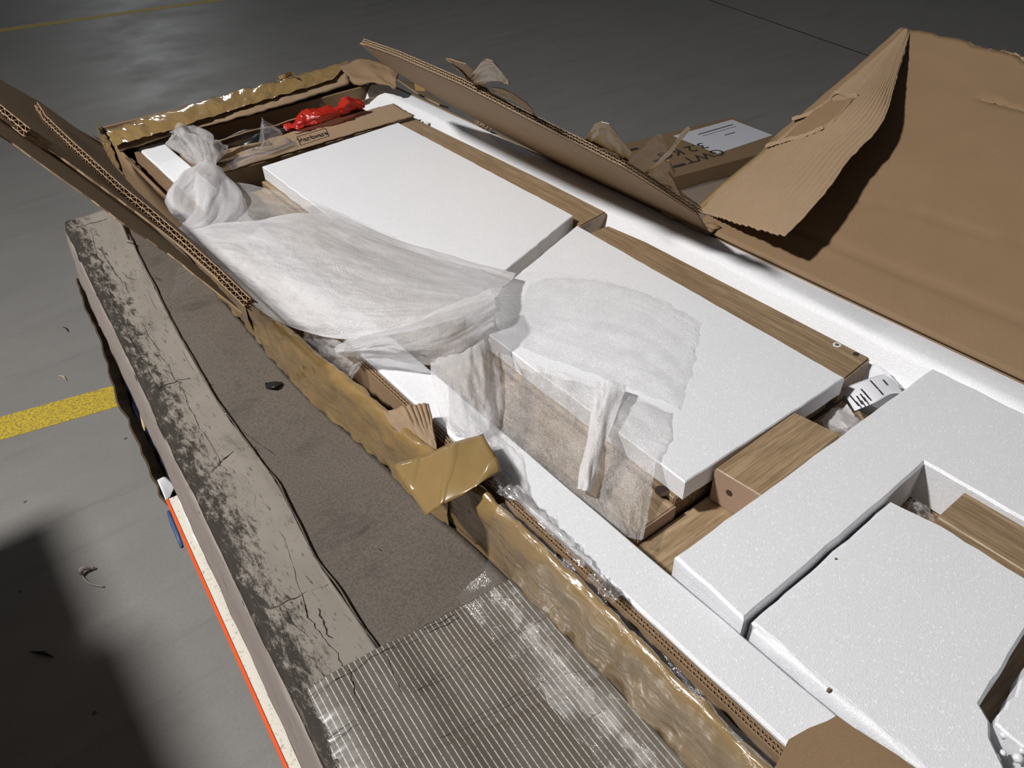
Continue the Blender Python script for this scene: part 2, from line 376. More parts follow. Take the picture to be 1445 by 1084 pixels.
# inner corrugated liner along the left and far sides: real flutes along the cut edge
corrugated_edge('liner_board', [(.3795+.0012*nz((y*3, 0, 0)), y, T-.003+.002*nz((y*4, 2, 0))) for y in [-.36+i*.06 for i in range(39)]], XA, -Z, .22, ct, th=.0085, pitch=.0085)
box('liner_board', .386, 1.04, 1.945, 1.951, .348, .598, 'kraft', ct)
# cardboard lip inside the tape rim, with torn places
def rim_sheet(name, y0, y1, prof, m, n, wr, seed, edge=.002):
    rows = [[Vector((bx(y)+dx, y, z)) for y in [y0+(y1-y0)*i/10 for i in range(11)]] for dx, z in prof]
    return sheet(name, rows, n, 14, m, ct, wr=wr, ws=90, seed=seed, stretch=(3.2*(y1-y0), .45), edge=edge)
rim_sheet('packing_tape', -.38, .60, [(.006, .596), (.005, .611), (-.003, .618), (-.010, .606), (-.008, .56), (-.006, .506)], 'packing_tape', 200, .0045, 1)
rim_sheet('packing_tape', .60, 1.16, [(.005, .602), (.003, .612), (-.006, .614), (-.013, .600), (-.012, .56), (-.014, .506)], 'packing_tape', 90, .005, 2, .003)
rim_sheet('packing_tape', 1.16, 1.42, [(.001, .598), (.000, .603), (-.007, .602), (-.014, .580), (-.012, .55), (-.012, .506)], 'packing_tape', 40, .004, 3, .003)
# clear film over the tape at the near end of the rim
sheet('clear_film', [[Vector((bx(y)+dx, y, z)) for y in (.50, .44, .38, .30, .22, .14, .06)] for dx, z in ((.004, .622), (-.012, .616), (-.022, .57), (-.03, .525), (-.075, .509))], 60, 16, 'clear_film', ct, wr=.005, ws=70, seed=4, stretch=(3, 1.5), edge=.006)
# ragged grey film fringe stuck along the torn rim
for i, pl in enumerate(([(715, 688), (745, 715), (775, 745), (805, 775), (826, 798)], [(833, 812), (850, 830), (868, 848)], [(692, 678), (705, 690), (722, 705)])):
    sheet('film_fringe', [[PZ(x-5, y+3, .613) for x, y in pl], [PZ(x+3, y-3, .620) for x, y in pl], [PZ(x+9, y-8, .603) for x, y in pl]], 30, 8, 'clear_bag', ct, wr=.006, ws=80, seed=20+i, stretch=(2, 1), edge=.004)
# stiff loose piece of brown tape bridging the rim
sheet('packing_tape', zrows([[(556, 656, .604), (600, 639, .618), (640, 624, .628), (681, 609, .634)], [(568, 679, .604), (612, 661, .621), (652, 644, .632), (689, 626, .634)], [(588, 711, .602), (628, 690, .622), (668, 671, .634), (704, 652, .634)], [(600, 728, .602), (638, 704, .622), (676, 683, .634), (708, 663, .634)]]), 18, 12, 'packing_tape_flat', ct, wr=.0012, ws=22, seed=6, th=.0005, disp=lambda u, v: .010*abs(((u*1.6+v*.8) % 1)-.5)-.004)
# torn scrap of board with bared flutes behind it
def ribs(n, amp): return lambda u, v: amp*math.sin(u*n*2*math.pi)
sheet('torn_scrap', zrows([[(540, 582, .62), (575, 573, .625), (603, 570, .628)], [(552, 600, .615), (585, 595, .62), (610, 600, .618)], [(575, 622, .607), (598, 628, .606), (618, 637, .604)]]), 40, 12, 'kraft_pale', ct, wr=.003, ws=30, seed=8, edge=.004, th=.003, disp=lambda u, v: .0022*math.sin(u*8*2*math.pi)*(1 if v < .55 and u > .35 else 0))
sheet('torn_scrap', zrows([[(486, 500, .565), (515, 520, .57), (545, 560, .57)], [(495, 520, .54), (520, 550, .54), (545, 590, .54)], [(510, 545, .51), (530, 575, .51), (550, 605, .51)]]), 40, 10, 'kraft', ct, wr=.002, ws=30, seed=9, edge=.004, th=.002, disp=lambda u, v: .002*math.sin(u*11*2*math.pi))
sheet('torn_scrap', zrows([[(385, 449, .612), (410, 447, .616), (432, 452, .62), (436, 474, .612)], [(383, 453, .612), (409, 451, .614), (428, 456, .617), (433, 477, .61)]]), 16, 2, 'kraft_pale', ct, th=.0015)
# far end: folded and taped end flap
ef = sheet('end_flap', zrows([[(150, 186, .622), (205, 170, .628), (320, 136, .630), (400, 114, .630), (490, 90, .628)], [(158, 200, .618), (215, 184, .622), (325, 154, .624), (405, 132, .622), (492, 103, .622)], [(168, 213, .610), (235, 193, .612), (330, 168, .612), (400, 148, .610), (492, 118, .612)]]), 60, 12, 'kraft_pale', ct, wr=.003, ws=60, seed=11, stretch=(3, 1), edge=.006, th=.004)
sheet('packing_tape', zrows([[(148, 188, .600), (203, 172, .604), (318, 137, .608), (400, 114, .61), (488, 90, .61)], [(150, 184, .632), (205, 167, .638), (320, 133, .640), (402, 111, .640), (492, 86, .636)], [(160, 205, .626), (225, 187, .629), (318, 158, .630), (385, 137, .630), (470, 112, .628)]]), 90, 14, 'packing_tape', ct, wr=.0045, ws=60, seed=12, stretch=(4, 1), edge=.004)
sheet('packing_tape', [[Vector((.350, 2.10, z)), Vector((.338, 2.03, z)), Vector((.342, 1.97, z))] for z in (.628, .60, .56, .53)], 24, 14, 'packing_tape', ct, wr=.008, ws=40, seed=13, edge=.006)
sheet('torn_scrap', zrows([[(478, 92, .64), (515, 84, .65), (545, 92, .65), (562, 102, .645)], [(488, 104, .642), (520, 102, .645), (548, 108, .645), (560, 118, .640)], [(498, 118, .63), (528, 117, .635), (548, 122, .635), (558, 126, .63)]]), 24, 12, 'kraft', ct, wr=.006, ws=40, seed=14, edge=.006, th=.004)
sheet('torn_scrap', zrows([[(392, 108, .64), (402, 104, .655), (412, 101, .66), (415, 105, .66)], [(395, 112, .638), (402, 110, .642), (410, 107, .645), (416, 108, .645)]]), 10, 4, 'packing_tape_flat', ct, wr=.002, seed=15)
text('printed_letters', 'XO', .035, PZ(258, 192, .634), (-.5, -1, -.05), (1, -.5, 0), 'ink', ct)
# leftover of the right flap beyond the long strip
torn_patch('torn_scrap', [PP(x, y, (1.06, 0, .6), Vector((.5, 0, .86))) for x, y in ((560, 112), (585, 118), (600, 128), (633, 152), (620, 148), (590, 133))], 'kraft_pale', ct, .004, .003, seed=3)
sheet('torn_scrap', zrows([[(584, 112, .65), (598, 113, .655)], [(586, 128, .625), (600, 129, .63)]]), 4, 6, 'packing_tape_flat', ct, wr=.002)
# left flap, torn, standing up and outwards at the far left
e = math.radians(53); nl = Vector((math.sin(e), 0, math.cos(e))); pl0 = (.348, 0, .60)
def LF(x, y, lift=0): return PP(x, y, pl0, nl)+nl*lift
fl = torn_patch('side_flap', [LF(*q) for q in ((-60, 78), (0, 113), (58, 146), (105, 180), (142, 202), (158, 232), (190, 268), (225, 300), (285, 352), (330, 405), (352, 432), (300, 388), (250, 344), (190, 298), (130, 255), (75, 215), (20, 178), (-60, 125))], 'kraft', ct, .003, .0035, seed=4)
torn_patch('torn_ply', [LF(*q, -.006) for q in ((-60, 115), (0, 160), (60, 190), (130, 245), (190, 290), (250, 345), (300, 388), (345, 436), (300, 400), (240, 352), (180, 312), (120, 268), (75, 236), (20, 196), (-60, 145))], 'kraft', fl, .002, .004, seed=5)
corrugated_edge('fluting', [LF(*q, .006) for q in ((46, 152), (58, 172), (95, 208), (130, 240), (165, 272), (200, 300), (250, 343), (300, 388), (345, 432))], nl, Vector((math.cos(e), 0, -math.sin(e))), .014, fl, th=.013, pitch=.013, jag=.004)
corrugated_edge('fluting', [LF(*q, .004) for q in ((-40, 128), (0, 162), (35, 190), (60, 205))], nl, Vector((math.cos(e), 0, -math.sin(e))), .014, fl, th=.013, pitch=.013, jag=.004)
sheet('packing_tape', [[LF(x, y, .004) for x, y in ((130, 192), (143, 200), (152, 206))], [LF(x, y, .008) for x, y in ((128, 197), (142, 206), (155, 214))]], 12, 4, 'packing_tape', fl, wr=.002, edge=.003)
sheet('torn_ply', [[Vector((.352, y, z)) for y in (2.0, 1.9, 1.8, 1.7, 1.6, 1.5)] for z in (.60, .57, .53)], 40, 8, 'kraft', ct, wr=.008, ws=50, seed=16, stretch=(2, 1), edge=.006)
# right flap, torn strip leaning in over the foam
e = math.radians(40.5); nr = Vector((math.sin(e), 0, math.cos(e))); pr0 = (1.06, 0, .60)
def RF(x, y, lift=0): return PP(x, y, pr0, nr)+nr*lift
fr = torn_patch('side_flap', [RF(*q) for q in ((508, 61), (560, 80), (649, 119), (719, 155), (786, 189), (879, 236), (940, 274), (985, 303), (1000, 328), (978, 322), (909, 292), (820, 247), (712, 190), (668, 166), (600, 125), (545, 92))], 'kraft', ct, .003, .002, seed=6)
corrugated_edge('fluting', [RF(*q, .004) for q in ((510, 60), (560, 78), (649, 117), (719, 153), (786, 187), (879, 234), (940, 272), (982, 300))], nr, Vector((math.cos(e), 0, -math.sin(e))), .015, fr, th=.0085, pitch=.0105, jag=.003, m='kraft_pale')
def scrap(rows, m='kraft', s=0, parent=None, wr=.003, th=.0015, nu=7, nv=5):
    return sheet('tape_scrap' if 'tape' in m or 'film' in m else 'torn_ply', [[RF(x, y, .008+(l-.008)*.35) for x, y, l in r] for r in rows], nu, nv, m, parent or fr, wr=wr, ws=40, seed=30+s, edge=.004, th=th, smooth=False)
scrap([[(624, 95, .03), (645, 103, .035), (668, 118, .03)], [(632, 100, .02), (655, 118, .022), (690, 142, .02)], [(650, 112, .013), (680, 136, .013), (705, 152, .013)]], 'kraft', 0)
scrap([[(655, 117, .02), (670, 104, .04), (682, 103, .045), (708, 122, .03)], [(660, 122, .016), (680, 112, .05), (694, 118, .05), (712, 127, .02)], [(668, 128, .012), (690, 126, .03), (705, 130, .03), (714, 128, .014)]], 'tape_scrap', 1, wr=.004, th=.0006)
scrap([[(690, 132, .02), (715, 140, .02), (745, 160, .014)], [(695, 140, .012), (720, 150, .012), (750, 168, .012)]], 'kraft', 2)
scrap([[(820, 206, .014), (832, 192, .045), (852, 200, .05), (885, 225, .02)], [(826, 211, .012), (842, 206, .04), (860, 215, .045), (882, 235, .014)], [(835, 218, .012), (850, 220, .02), (866, 228, .02), (880, 238, .012)]], 'tape_scrap', 3, wr=.004, th=.0006)
scrap([[(880, 238, .012), (895, 228, .04), (911, 216, .06)], [(888, 244, .012), (904, 236, .04), (922, 228, .06)], [(900, 250, .012), (915, 246, .03), (930, 240, .04)]], 'clear_film', 4, wr=.006, th=0)
scrap([[(904, 252, .014), (928, 238, .05), (950, 214, .08)], [(908, 256, .012), (930, 243, .05), (952, 218, .08)]], 'tape_scrap', 5, wr=.002, th=.0008, nv=3)
scrap([[(915, 250, .014), (930, 245, .05), (937, 262, .06)], [(925, 258, .012), (938, 262, .03), (946, 275, .03)], [(940, 270, .012), (955, 280, .014), (985, 300, .012)]], 'kraft', 6, wr=.006)
sheet('torn_scrap', [[PX(x, y, 1.05) for x, y in r] for r in (((684, 152), (706, 168)), ((669, 172), (693, 186)))], 30, 4, 'kraft_pale', ct, disp=lambda u, v: .0025*math.sin(u*5*2*math.pi), th=.002)
# the big right flap, folded out and rising, with its torn curled strip
fa = math.radians(22.2); FD = Vector((math.cos(fa), 0, math.sin(fa))); FN = Vector((-math.sin(fa), 0, math.cos(fa))); H0 = Vector((1.0565, 0, .6015)); YF = .825
def flapL(y):
    b = .622-.0*(.82-y)
    if y < .70: b -= .012*(.5+nz((y*25, 3, 1)))
    if y < .60: b -= .020*min(1, (.60-y)/.05)
    return b+.008*nz((y*45, 0, 4))+.005*nz((y*170, 0, 5))
nu, nv = 110, 60; ver = []
for j in range(nv+1):
    for i in range(nu+1):
        y = YF-(YF+.38)*i/nu; s = flapL(y)*j/nv if j > nv*.8 else .622*j/nv
        h = .010*nz((y*2, s*3, 0))+.0015*nz((y*14, s*14, 4))
        h -= .004*math.exp(-((s-.085)/.006)**2)+.010*max(0, 1-s/.085)*0  # score line
        h -= .0025*math.exp(-((s-.17-.10*(.8-y)+.03*nz((y*5, 0, 1)))/.003)**2)*(1 if y < .78 else 0)
        h += .0013*math.exp(-((y-.46-.25*s+.05*nz((s*9, 0, 2)))/.005)**2)*max(0, min(1, (s-.12)/.08))*max(0, min(1, (.5-s)/.12))
        ver.append(H0+YA*y+FD*s+FN*(h*min(1, s/.05)))
bf = obj('side_flap', ver, [(j*(nu+1)+i, j*(nu+1)+i+1, (j+1)*(nu+1)+i+1, (j+1)*(nu+1)+i) for j in range(nv) for i in range(nu)], 'kraft', ct, True); thick(bf, .006, 1)
sheet('torn_ply', [[H0+YA*y+FD*(flapL(y)+a)+FN*(.004+b) for y in [.70-.4*k/12 for k in range(13)]] for a, b in ((-.006, -.002), (.0, .001), (.008, -.004))], 80, 3, 'kraft_pale', bf, wr=.004, ws=200, seed=41, stretch=(3, 1), edge=.008, th=.0006, smooth=False)
ca = math.radians(22); CD = -YA*math.cos(ca)+FN*math.sin(ca); cn = FD.cross(CD).normalized(); c0 = H0+YA*YF
hin = [(982, 298), (1050, 240), (1110, 190), (1165, 142), (1225, 92), (1278, 43)]
fre = [(1108, 333), (1155, 282), (1200, 222), (1245, 170), (1264, 112), (1284, 46)]
mid1 = [(1020, 312), (1088, 255), (1143, 202), (1195, 155), (1243, 102), (1281, 44)]
lows = [[PP(x, y, c0, cn) for x, y in r] for r in (hin, mid1, fre)]
lows[1] = [p+cn*(-.006 if cn.z < 0 else .006) for p in lows[1]]
sg = -1 if cn.z < 0 else 1
cs = sheet('curled_strip', lows, 120, 150, 'kraft_pale', bf, wr=.004, ws=20, seed=42, edge=.003, th=.002, disp=lambda u, v: .0016*math.sin(v*22*2*math.pi))
for q, s_ in (([(1092, 206), (1110, 196), (1128, 178), (1150, 160)], 1), ([(1170, 150), (1190, 140), (1205, 146), (1192, 160)], 2)):
    pass
torn_patch('bared_liner', [PP(x, y, c0, cn)+cn*sg*.010 for x, y in ((1106, 205), (1128, 182), (1168, 150), (1206, 146), (1192, 165), (1165, 187), (1130, 198))], 'kraft', cs, .0012, .002, seed=8)
for k, pl in enumerate(([(1082, 214), (1110, 206), (1135, 200), (1164, 188)], [(1120, 176), (1140, 170), (1158, 160), (1175, 148)], [(1165, 188), (1185, 172), (1205, 148), (1212, 143)], [(1172, 146), (1184, 138), (1198, 144), (1210, 143)])):
    sheet('torn_ply', [[PP(x, y, c0, cn)+cn*sg*.009 for x, y in pl], [PP(x+1, y-3, c0, cn)+cn*sg*.012 for x, y in pl], [PP(x+3, y-4, c0, cn)+cn*sg*.010 for x, y in pl]], 24, 6, 'kraft_pale', cs, wr=.0015, ws=60, seed=50+k, edge=.002, th=.0005, smooth=False)
sheet('packing_tape', [[PP(x-a, y-b, c0, cn)+cn*(sg*c) for x, y in ((984, 297), (1020, 264), (1070, 222), (1086, 205), (1100, 195))] for a, b, c in ((-5, -2, .003), (2, 2, .002), (5, 4, -.006))], 40, 8, 'packing_tape', bf, wr=.0018, ws=40, seed=43, edge=.002)
sheet('outer_ply', [[PP(x-a, y-b, c0, cn)+cn*(sg*c) for x, y in ((1088, 205), (1120, 178), (1165, 140), (1220, 93), (1276, 42))] for a, b, c in ((-4, -3, .001), (3, 3, .001), (9, 6, -.008))], 50, 8, 'kraft', bf, wr=.002, ws=60, seed=44, edge=.003, th=.0015)
sheet('torn_ply', [[H0+YA*y+Vector((dx, 0, dz)) for y in (.90, .86, .82, .78)] for dx, dz in ((-.012, .006), (0, .014), (.02, .008))], 20, 8, 'kraft', ct, wr=.008, ws=40, seed=45, edge=.004, th=.002)
# near end flap scrap folded over the foam
torn_patch('torn_scrap', [PZ(x, y, .616) for x, y in ((1112, 1046), (1140, 1030), (1166, 1020), (1180, 1012), (1205, 1030), (1240, 1052), (1268, 1070), (1300, 1095), (1330, 1150), (1180, 1170), (1080, 1100))], 'kraft', ct, .006, .003, seed=9)

# ------------------------------------------------------------------ white foam
prism('foam_rail', jit([(.3885, -.36), (.447, -.36), (.447, 1.935), (.3885, 1.935)], .03, .0007, 1), .35, .598, 'eps', None, .003)
tag(bpy.data.objects['foam_rail'], 'straight narrow white foam rail along the cardboard liner beside the taped rim', 'foam')
prof = [(.925, .36), (1.054, .36), (1.054, .599), (1.016, .601), (1.008, .598), (1.000, .588), (.990, .570), (.978, .552), (.968, .545), (.925, .544)]
yy = [-.36+2.29*i/60 for i in range(61)]; k = len(prof)
ver = [Vector((x+.0012*nz((y*9, x*40, z*40)), y, z+(.0012*nz((y*12, x*30, 3)) if z > .5 else 0))) for y in yy for x, z in prof]
fs = [(i*k+j, i*k+(j+1) % k, (i+1)*k+(j+1) % k, (i+1)*k+j) for i in range(60) for j in range(k)]+[tuple(range(k)), tuple(60*k+j for j in range(k))]
rr = obj('foam_rail', ver, fs, 'eps'); tag(rr, 'broad white foam rail with a sloped inner face beside the big brown flap', 'foam')
for p in rr.data.polygons: p.use_smooth = len(p.vertices) == 4
md = rr.modifiers.new('edges', 'EDGE_SPLIT'); md.split_angle = math.radians(40)
def px2(pts, z): return [tuple(PZ(x, y, z)[:2]) for x, y in pts]
A, B, D_ = [Vector(p) for p in px2(((370, 235), (562, 173), (809, 304)), .606)]
near = Vector(px2(((700, 392),), .606)[0])-D_; E_ = D_+near.normalized()*.375
prism('foam_sheet', jit([A, B, D_, E_], .018, .0009, 2), .575, .606, 'eps', None, .0015)
tag(bpy.data.objects['foam_sheet'], 'flat white foam sheet lying next to the inner carton marked Hardware', 'foam')
A, B, D_ = [Vector(p) for p in px2(((814, 318), (1192, 533), (967, 681)), .606)]
pn = prism('foam_sheet', jit([A, B, D_, A+near.normalized()*.352], .018, .0009, 3), .574, .606, 'eps', None, .0015)
tag(pn, 'flat white foam sheet with the spread translucent wrap over its corner', 'foam')
fb = prism('foam_block', jit([(.458, .326), (.976, .322), (.976, -.35), (.797, -.35), (.796, .231), (.721, .229), (.452, .2275)], .02, .001, 4), .549, .613, 'eps', None, .003)
tag(fb, 'thick L-shaped white foam block with a square notch around the oak leg end', 'foam')
def dent(p):
    if p.z < .58: return 0
    c = PZ(1215, 970, .604); d2 = ((p.x-c.x)/.014)**2+((p.y-c.y)/.012)**2
    return -.006*math.exp(-d2)-.004*max(0, 1-abs(p.x-.47)/.012)
bm = bmesh.new(); poly = jit([(.462, .2248), (.718, .2262), (.728, .17), (.728, .052), (.554, .036), (.545, .022), (.53, .014), (.515, -.005), (.50, -.022), (.462, -.034)], .014, .0009, 5)
sl = prism('foam_slab', poly, .552, .604, 'eps', None, .003); tag(sl, 'dented white foam slab with a broken corner beside the notched foam block', 'foam')
for q, rx, ry, rz_ in ():
    acc = ([], []); 
    for i in range(9):
        for j in range(16):
            a = i/8*math.pi/2; b = j/16*2*math.pi; acc[0].append(q+Vector((rx*math.cos(a)*math.cos(b), ry*math.cos(a)*math.sin(b), rz_*math.sin(a)-.001)))
    for i in range(8):
        for j in range(16): acc[1].append((i*16+j, i*16+(j+1) % 16, (i+1)*16+(j+1) % 16, (i+1)*16+j))
    obj('pressed_lump', acc[0], acc[1], 'eps', sl, True)
sheet('bent_lip', [[Vector((.4585+a, y, .600-b)) for y in (.218, .16, .10, .04, .0)] for a, b in ((.006, -.0045), (.001, -.003), (-.003, .004), (-.0035, .03))], 40, 8, 'eps', sl, wr=.0015, ws=60, seed=61)
chip = lambda x, y, s, par: prism('brown_chip', [(PZ(x, y, .6045).x+s*math.cos(a)*(1+.3*nz((a, x, 0))), PZ(x, y, .6045).y+.6*s*math.sin(a)) for a in [k*math.pi/4 for k in range(8)]], .6035, .6062, 'kraft', par, 0)
chip(1169, 974, .0025, sl); chip(1179, 789, .0014, sl)
s2 = prism('foam_slab', jit([(.548, .019), (.728, .034), (.728, -.35), (.545, -.35), (.53, -.10), (.545, -.02)], .010, .003, 6), .552, .602, 'eps', None, .002)
tag(s2, 'rough-edged white foam slab across a dark gap from the dented slab', 'foam')
for k in range(14):
    q = Vector((.542+random.uniform(-.012, .006), .012-random.random()*.07, .570+random.random()*.03)); r = random.uniform(.003, .006)
    bmm = bmesh.new(); bmesh.ops.create_icosphere(bmm, subdivisions=1, radius=r); vs = [v.co+q for v in bmm.verts]; bmm.verts.index_update(); ff = [[v.index for v in f.verts] for f in bmm.faces]; bmm.free()
    obj('foam_bead', vs, ff, 'eps', s2, True)

# ------------------------------------------------------------------ wooden furniture parts
def disc(name, c, r, m, parent, h=.0006, n=Z, inner=0):
    a = n.orthogonal().normalized(); b = n.cross(a); k = 18; v = []
    for hh in (0, h):
        for j in range(k): v.append(Vector(c)+a*r*math.cos(j*2*math.pi/k)+b*r*math.sin(j*2*math.pi/k)+n*hh)
    return obj(name, v, [tuple(range(k)), tuple(range(k, 2*k))]+[(j, (j+1) % k, k+(j+1) % k, k+j) for j in range(k)], m, parent)
def leg(pts_right, nl_, label, near_left, far_left):
    t_ = thing('table_leg', (*PZ(*pts_right[-1], .589)[:2], .52), label, 'table leg')
    R_ = px2(pts_right, .589); poly = [far_left]+R_+[near_left]
    prism('leg_body', poly, .546, .589, 'oak_y', t_, .0025, segs=2); return t_
l1 = leg([(580, 164), (769, 255), (856, 299)], 0, 'tapered oak table leg between broad foam rail and foam sheet by the Hardware carton', (.917, .985), (.90, 1.66))
q = px2(((600, 172),), .589)[0]; disc('screw_plug', (q[0], q[1]-.01, .5888), .006, 'dowel_white', l1); disc('dowel_hole', (q[0]-.004, q[1]+.018, .5888), .0045, 'hole', l1)
l2_ = leg([(858, 318), (912, 341), (1229, 505)], 0, 'tapered oak table leg pointing at the folded instruction leaflet', (.884, .398), (.905, .955))
q = PZ(1181, 487, .589); disc('screw_plug', q, .0062, 'dowel_white', l2_); disc('screw_head', q+Z*.0005, .0028, 'steel', l2_); q = PZ(1208, 500, .589); disc('dowel_hole', q, .0046, 'hole', l2_)
wb = thing('wooden_block', (.69, .36, .5), 'short oak block with a drilled pale end between a foam sheet and the foam block', 'wood block')
prism('block_body', px2(((1010, 661), (1120, 581), (1186, 613), (1075, 700)), .602), .5475, .602, 'oak_x', wb, .0012)
bl = px2(((1010, 661), (1075, 700)), .602); a, b = Vector((*bl[0], 0)), Vector((*bl[1], 0)); n_ = Vector((a.y-b.y, b.x-a.x, 0)).normalized(); n_ = -n_ if n_.x > 0 else n_
v = [a+n_*.0003+Z*.549, b+n_*.0003+Z*.549, b+n_*.0003+Z*.6005, a+n_*.0003+Z*.6005]; v += [p+n_*.0012 for p in v]
obj('end_grain', v, [(0, 1, 2, 3), (4, 5, 6, 7), (0, 1, 5, 4), (1, 2, 6, 5), (2, 3, 7, 6), (3, 0, 4, 7)], 'mdf', wb)
disc('dowel_hole', a.lerp(b, .38)+n_*.0016+Z*.578, .0045, 'hole', wb, n=n_)
l4 = thing('table_leg', (.762, -.05, .52), 'oak leg end lying in the notch of the foam block', 'table leg')
prism('leg_body', [(.733, .178), (.7935, .178), (.7935, -.34), (.733, -.34)], .548, .606, 'oak_y', l4, .0012)
bd = thing('wooden_board', (.66, .9, .53), 'wide oak-faced board with a raw chipboard end under the foam sheets', 'board')
box('board_body', .55, .872, .4065, 1.62, .536, .573, 'oak_y', bd, .001); box('board_end', .5505, .8715, .4045, .4062, .537, .572, 'chipboard', bd, 0)
disc('dowel_hole', PZ(934, 693, .5732), .009, 'hole', bd)
ra = thing('wooden_rail', (.52, .9, .52), 'long oak rail under the clear wrap beside the narrow foam rail', 'rail')
box('rail_body', .482, .5485, .4015, 1.60, .50, .566, 'oak_y', ra, .0015); box('end_grain', .483, .5475, .3998, .4012, .501, .565, 'mdf', ra, 0)
lb = box('wooden_board', .452, .90, -.33, .397, .528, .546, 'oak_x', None, .001); tag(lb, 'lowest oak board seen through the gap beside the foam block', 'board')

# ------------------------------------------------------------------ dirty grey carton lying against it
XL = lambda y: .062+.0772*(y-.42)
RG = [(-.38, .150), (.5, .172), (.654, .176), (.81, .194), (1.07, .200), (1.286, .219), (1.6, .254), (1.87, .284)]
def ridge(y):
    for (a, u), (b, v) in zip(RG, RG[1:]):
        if y <= b: return u+(v-u)*(y-a)/(b-a)
    return RG[-1][1]
gc = thing('worn_carton', (.2, .8, .341), 'worn grey flat carton with scuffed edge strip and ribbed fibre tape', 'carton')
YE = 1.872
gy = [-.38+(YE+.38)*i/24 for i in range(25)]
def gz(x, y): return .5+.003*nz((x*9, y*4, 1))-.006*max(0, (y-1.5)/.37)*.3
sheet('top_panel', [[Vector((XL(y)+.012+(bx(y)-.009-XL(y)-.012)*k/6, y+(.015*k/6 if y == gy[-1] else 0), gz(k*.04, y))) for y in gy] for k in range(7)], 120, 30, 'grey_paper', gc, th=.003)
sheet('side_panel', [[Vector((XL(y)+dx, y, z)) for y in gy] for dx, z in ((.014, .5015), (.003, .4985), (-.003, .488), (-.009, .44), (-.014, .39), (-.018, .344))], 120, 14, 'grey_side', gc, wr=.0022, ws=60, seed=71, stretch=(5, 1), th=.003)
sheet('end_panel', [[Vector((x, YE+.001+.03*(x-.17), z)) for x in (XL(YE)-dx, .22, .28, bx(1.87)-.01)] for dx, z in ((-.002, .500), (.006, .45), (.018, .344))], 16, 6, 'grey_side', gc, th=.003)
prism('bottom_panel', [(XL(-.37), -.37), (.33, -.37), (.33, 1.86), (XL(1.86), 1.86)], .341, .345, 'grey_side', gc, 0)
st = sheet('edge_strip', [[Vector((XL(y)+(ridge(y)-XL(y))*u+(.004*nz((y*14, 0, 2)) if u == 1 else 0), y, .5025+.002*nz((y*7, u*3, 7))+dz)) for y in gy] for u, dz in ((-.02, -.014), (.01, -.002), (.12, .002), (.5, .003), (.9, .0045), (1, .0045))], 150, 20, 'grey_strip', gc, wr=.0015, ws=60, seed=72, stretch=(4, 1), edge=.002, th=.003)
# raised torn lip of the strip and the dark cracks in it
acc = ([], []); tube(acc, [Vector((ridge(y)+.001+.004*nz((y*14, 0, 2)), y, .5065+.002*nz((y*7, 3, 7)))) for y in [.50+1.35*i/80 for i in range(81)]], [.0012+.0022*max(0, nz((i*.4, 2, 2))) for i in range(81)], 6)
obj('torn_lip', acc[0], acc[1], 'grey_paper', st, True)
acc = ([], []); tube(acc, [PZ(x, y, .512) for x, y in ((163, 297), (168, 310), (174, 325), (180, 340), (188, 343))], [.004, .005, .004, .0035, .002], 7); obj('rolled_edge', acc[0], acc[1], 'grey_strip', st, True)
def crack(pts, wd, par, z):
    P = spline([PZ(x, y, z) for x, y in pts], 8*(len(pts)-1)); acc = ([], [])
    P = [p+Vector((nz(p, 90, 1), nz(p, 90, 2), 0))*.004 for p in P]
    tube(acc, P, [.6*wd*(.25+.9*abs(nz((i*.6, 1, wd*900)))) for i in range(len(P))], 5); obj('crack', acc[0], acc[1], 'crack_dirt', par, True)
for pts, wd in (([(128, 325), (150, 400), (185, 480), (222, 545), (232, 560)], .0012), ([(175, 400), (205, 465), (245, 530), (258, 550)], .0012), ([(190, 370), (212, 420), (260, 500), (287, 548)], .0010), ([(172, 385), (190, 395), (210, 390), (228, 395)], .0014), ([(218, 460), (232, 447), (240, 432)], .0010),
                ([(255, 545), (275, 590), (310, 650), (318, 670)], .0011), ([(225, 547), (262, 535), (297, 540)], .0018), ([(335, 655), (352, 680), (360, 700), (362, 740)], .0012), ([(355, 680), (375, 720), (400, 760), (425, 840)], .0012), ([(383, 858), (425, 840), (468, 822)], .0013), ([(425, 840), (440, 880), (465, 910), (487, 945)], .0014),
                ([(300, 665), (325, 640), (345, 632), (360, 630)], .0022), ([(448, 858), (458, 885), (470, 900)], .0026), ([(400, 868), (420, 885), (432, 900)], .0010), ([(395, 700), (440, 780), (500, 870), (535, 918)], .0010), ([(285, 548), (310, 580), (345, 610), (385, 640)], .0008), ([(140, 350), (162, 385), (176, 400)], .0014), ([(110, 320), (140, 312), (160, 306)], .0016), ([(196, 388), (216, 388), (225, 394)], .0009)):
    crack(pts, wd, st, .5075)
for pts, wd in (([(308, 518), (325, 514), (345, 507)], .0012), ([(345, 470), (352, 465), (380, 468)], .0006), ([(240, 423), (262, 402), (282, 383)], .0008), ([(252, 388), (280, 374)], .0011), ([(378, 495), (392, 494)], .0008), ([(505, 755), (512, 748), (518, 742)], .0013), ([(533, 775), (536, 778)], .0014)):
    crack(pts, wd, gc, .5025)
sheet('clear_film', zrows([[(252, 378, .504), (270, 374, .504), (285, 368, .504)], [(240, 420, .504), (265, 405, .504), (290, 385, .504)]]), 16, 8, 'clear_film', gc, wr=.001, ws=60, seed=73)
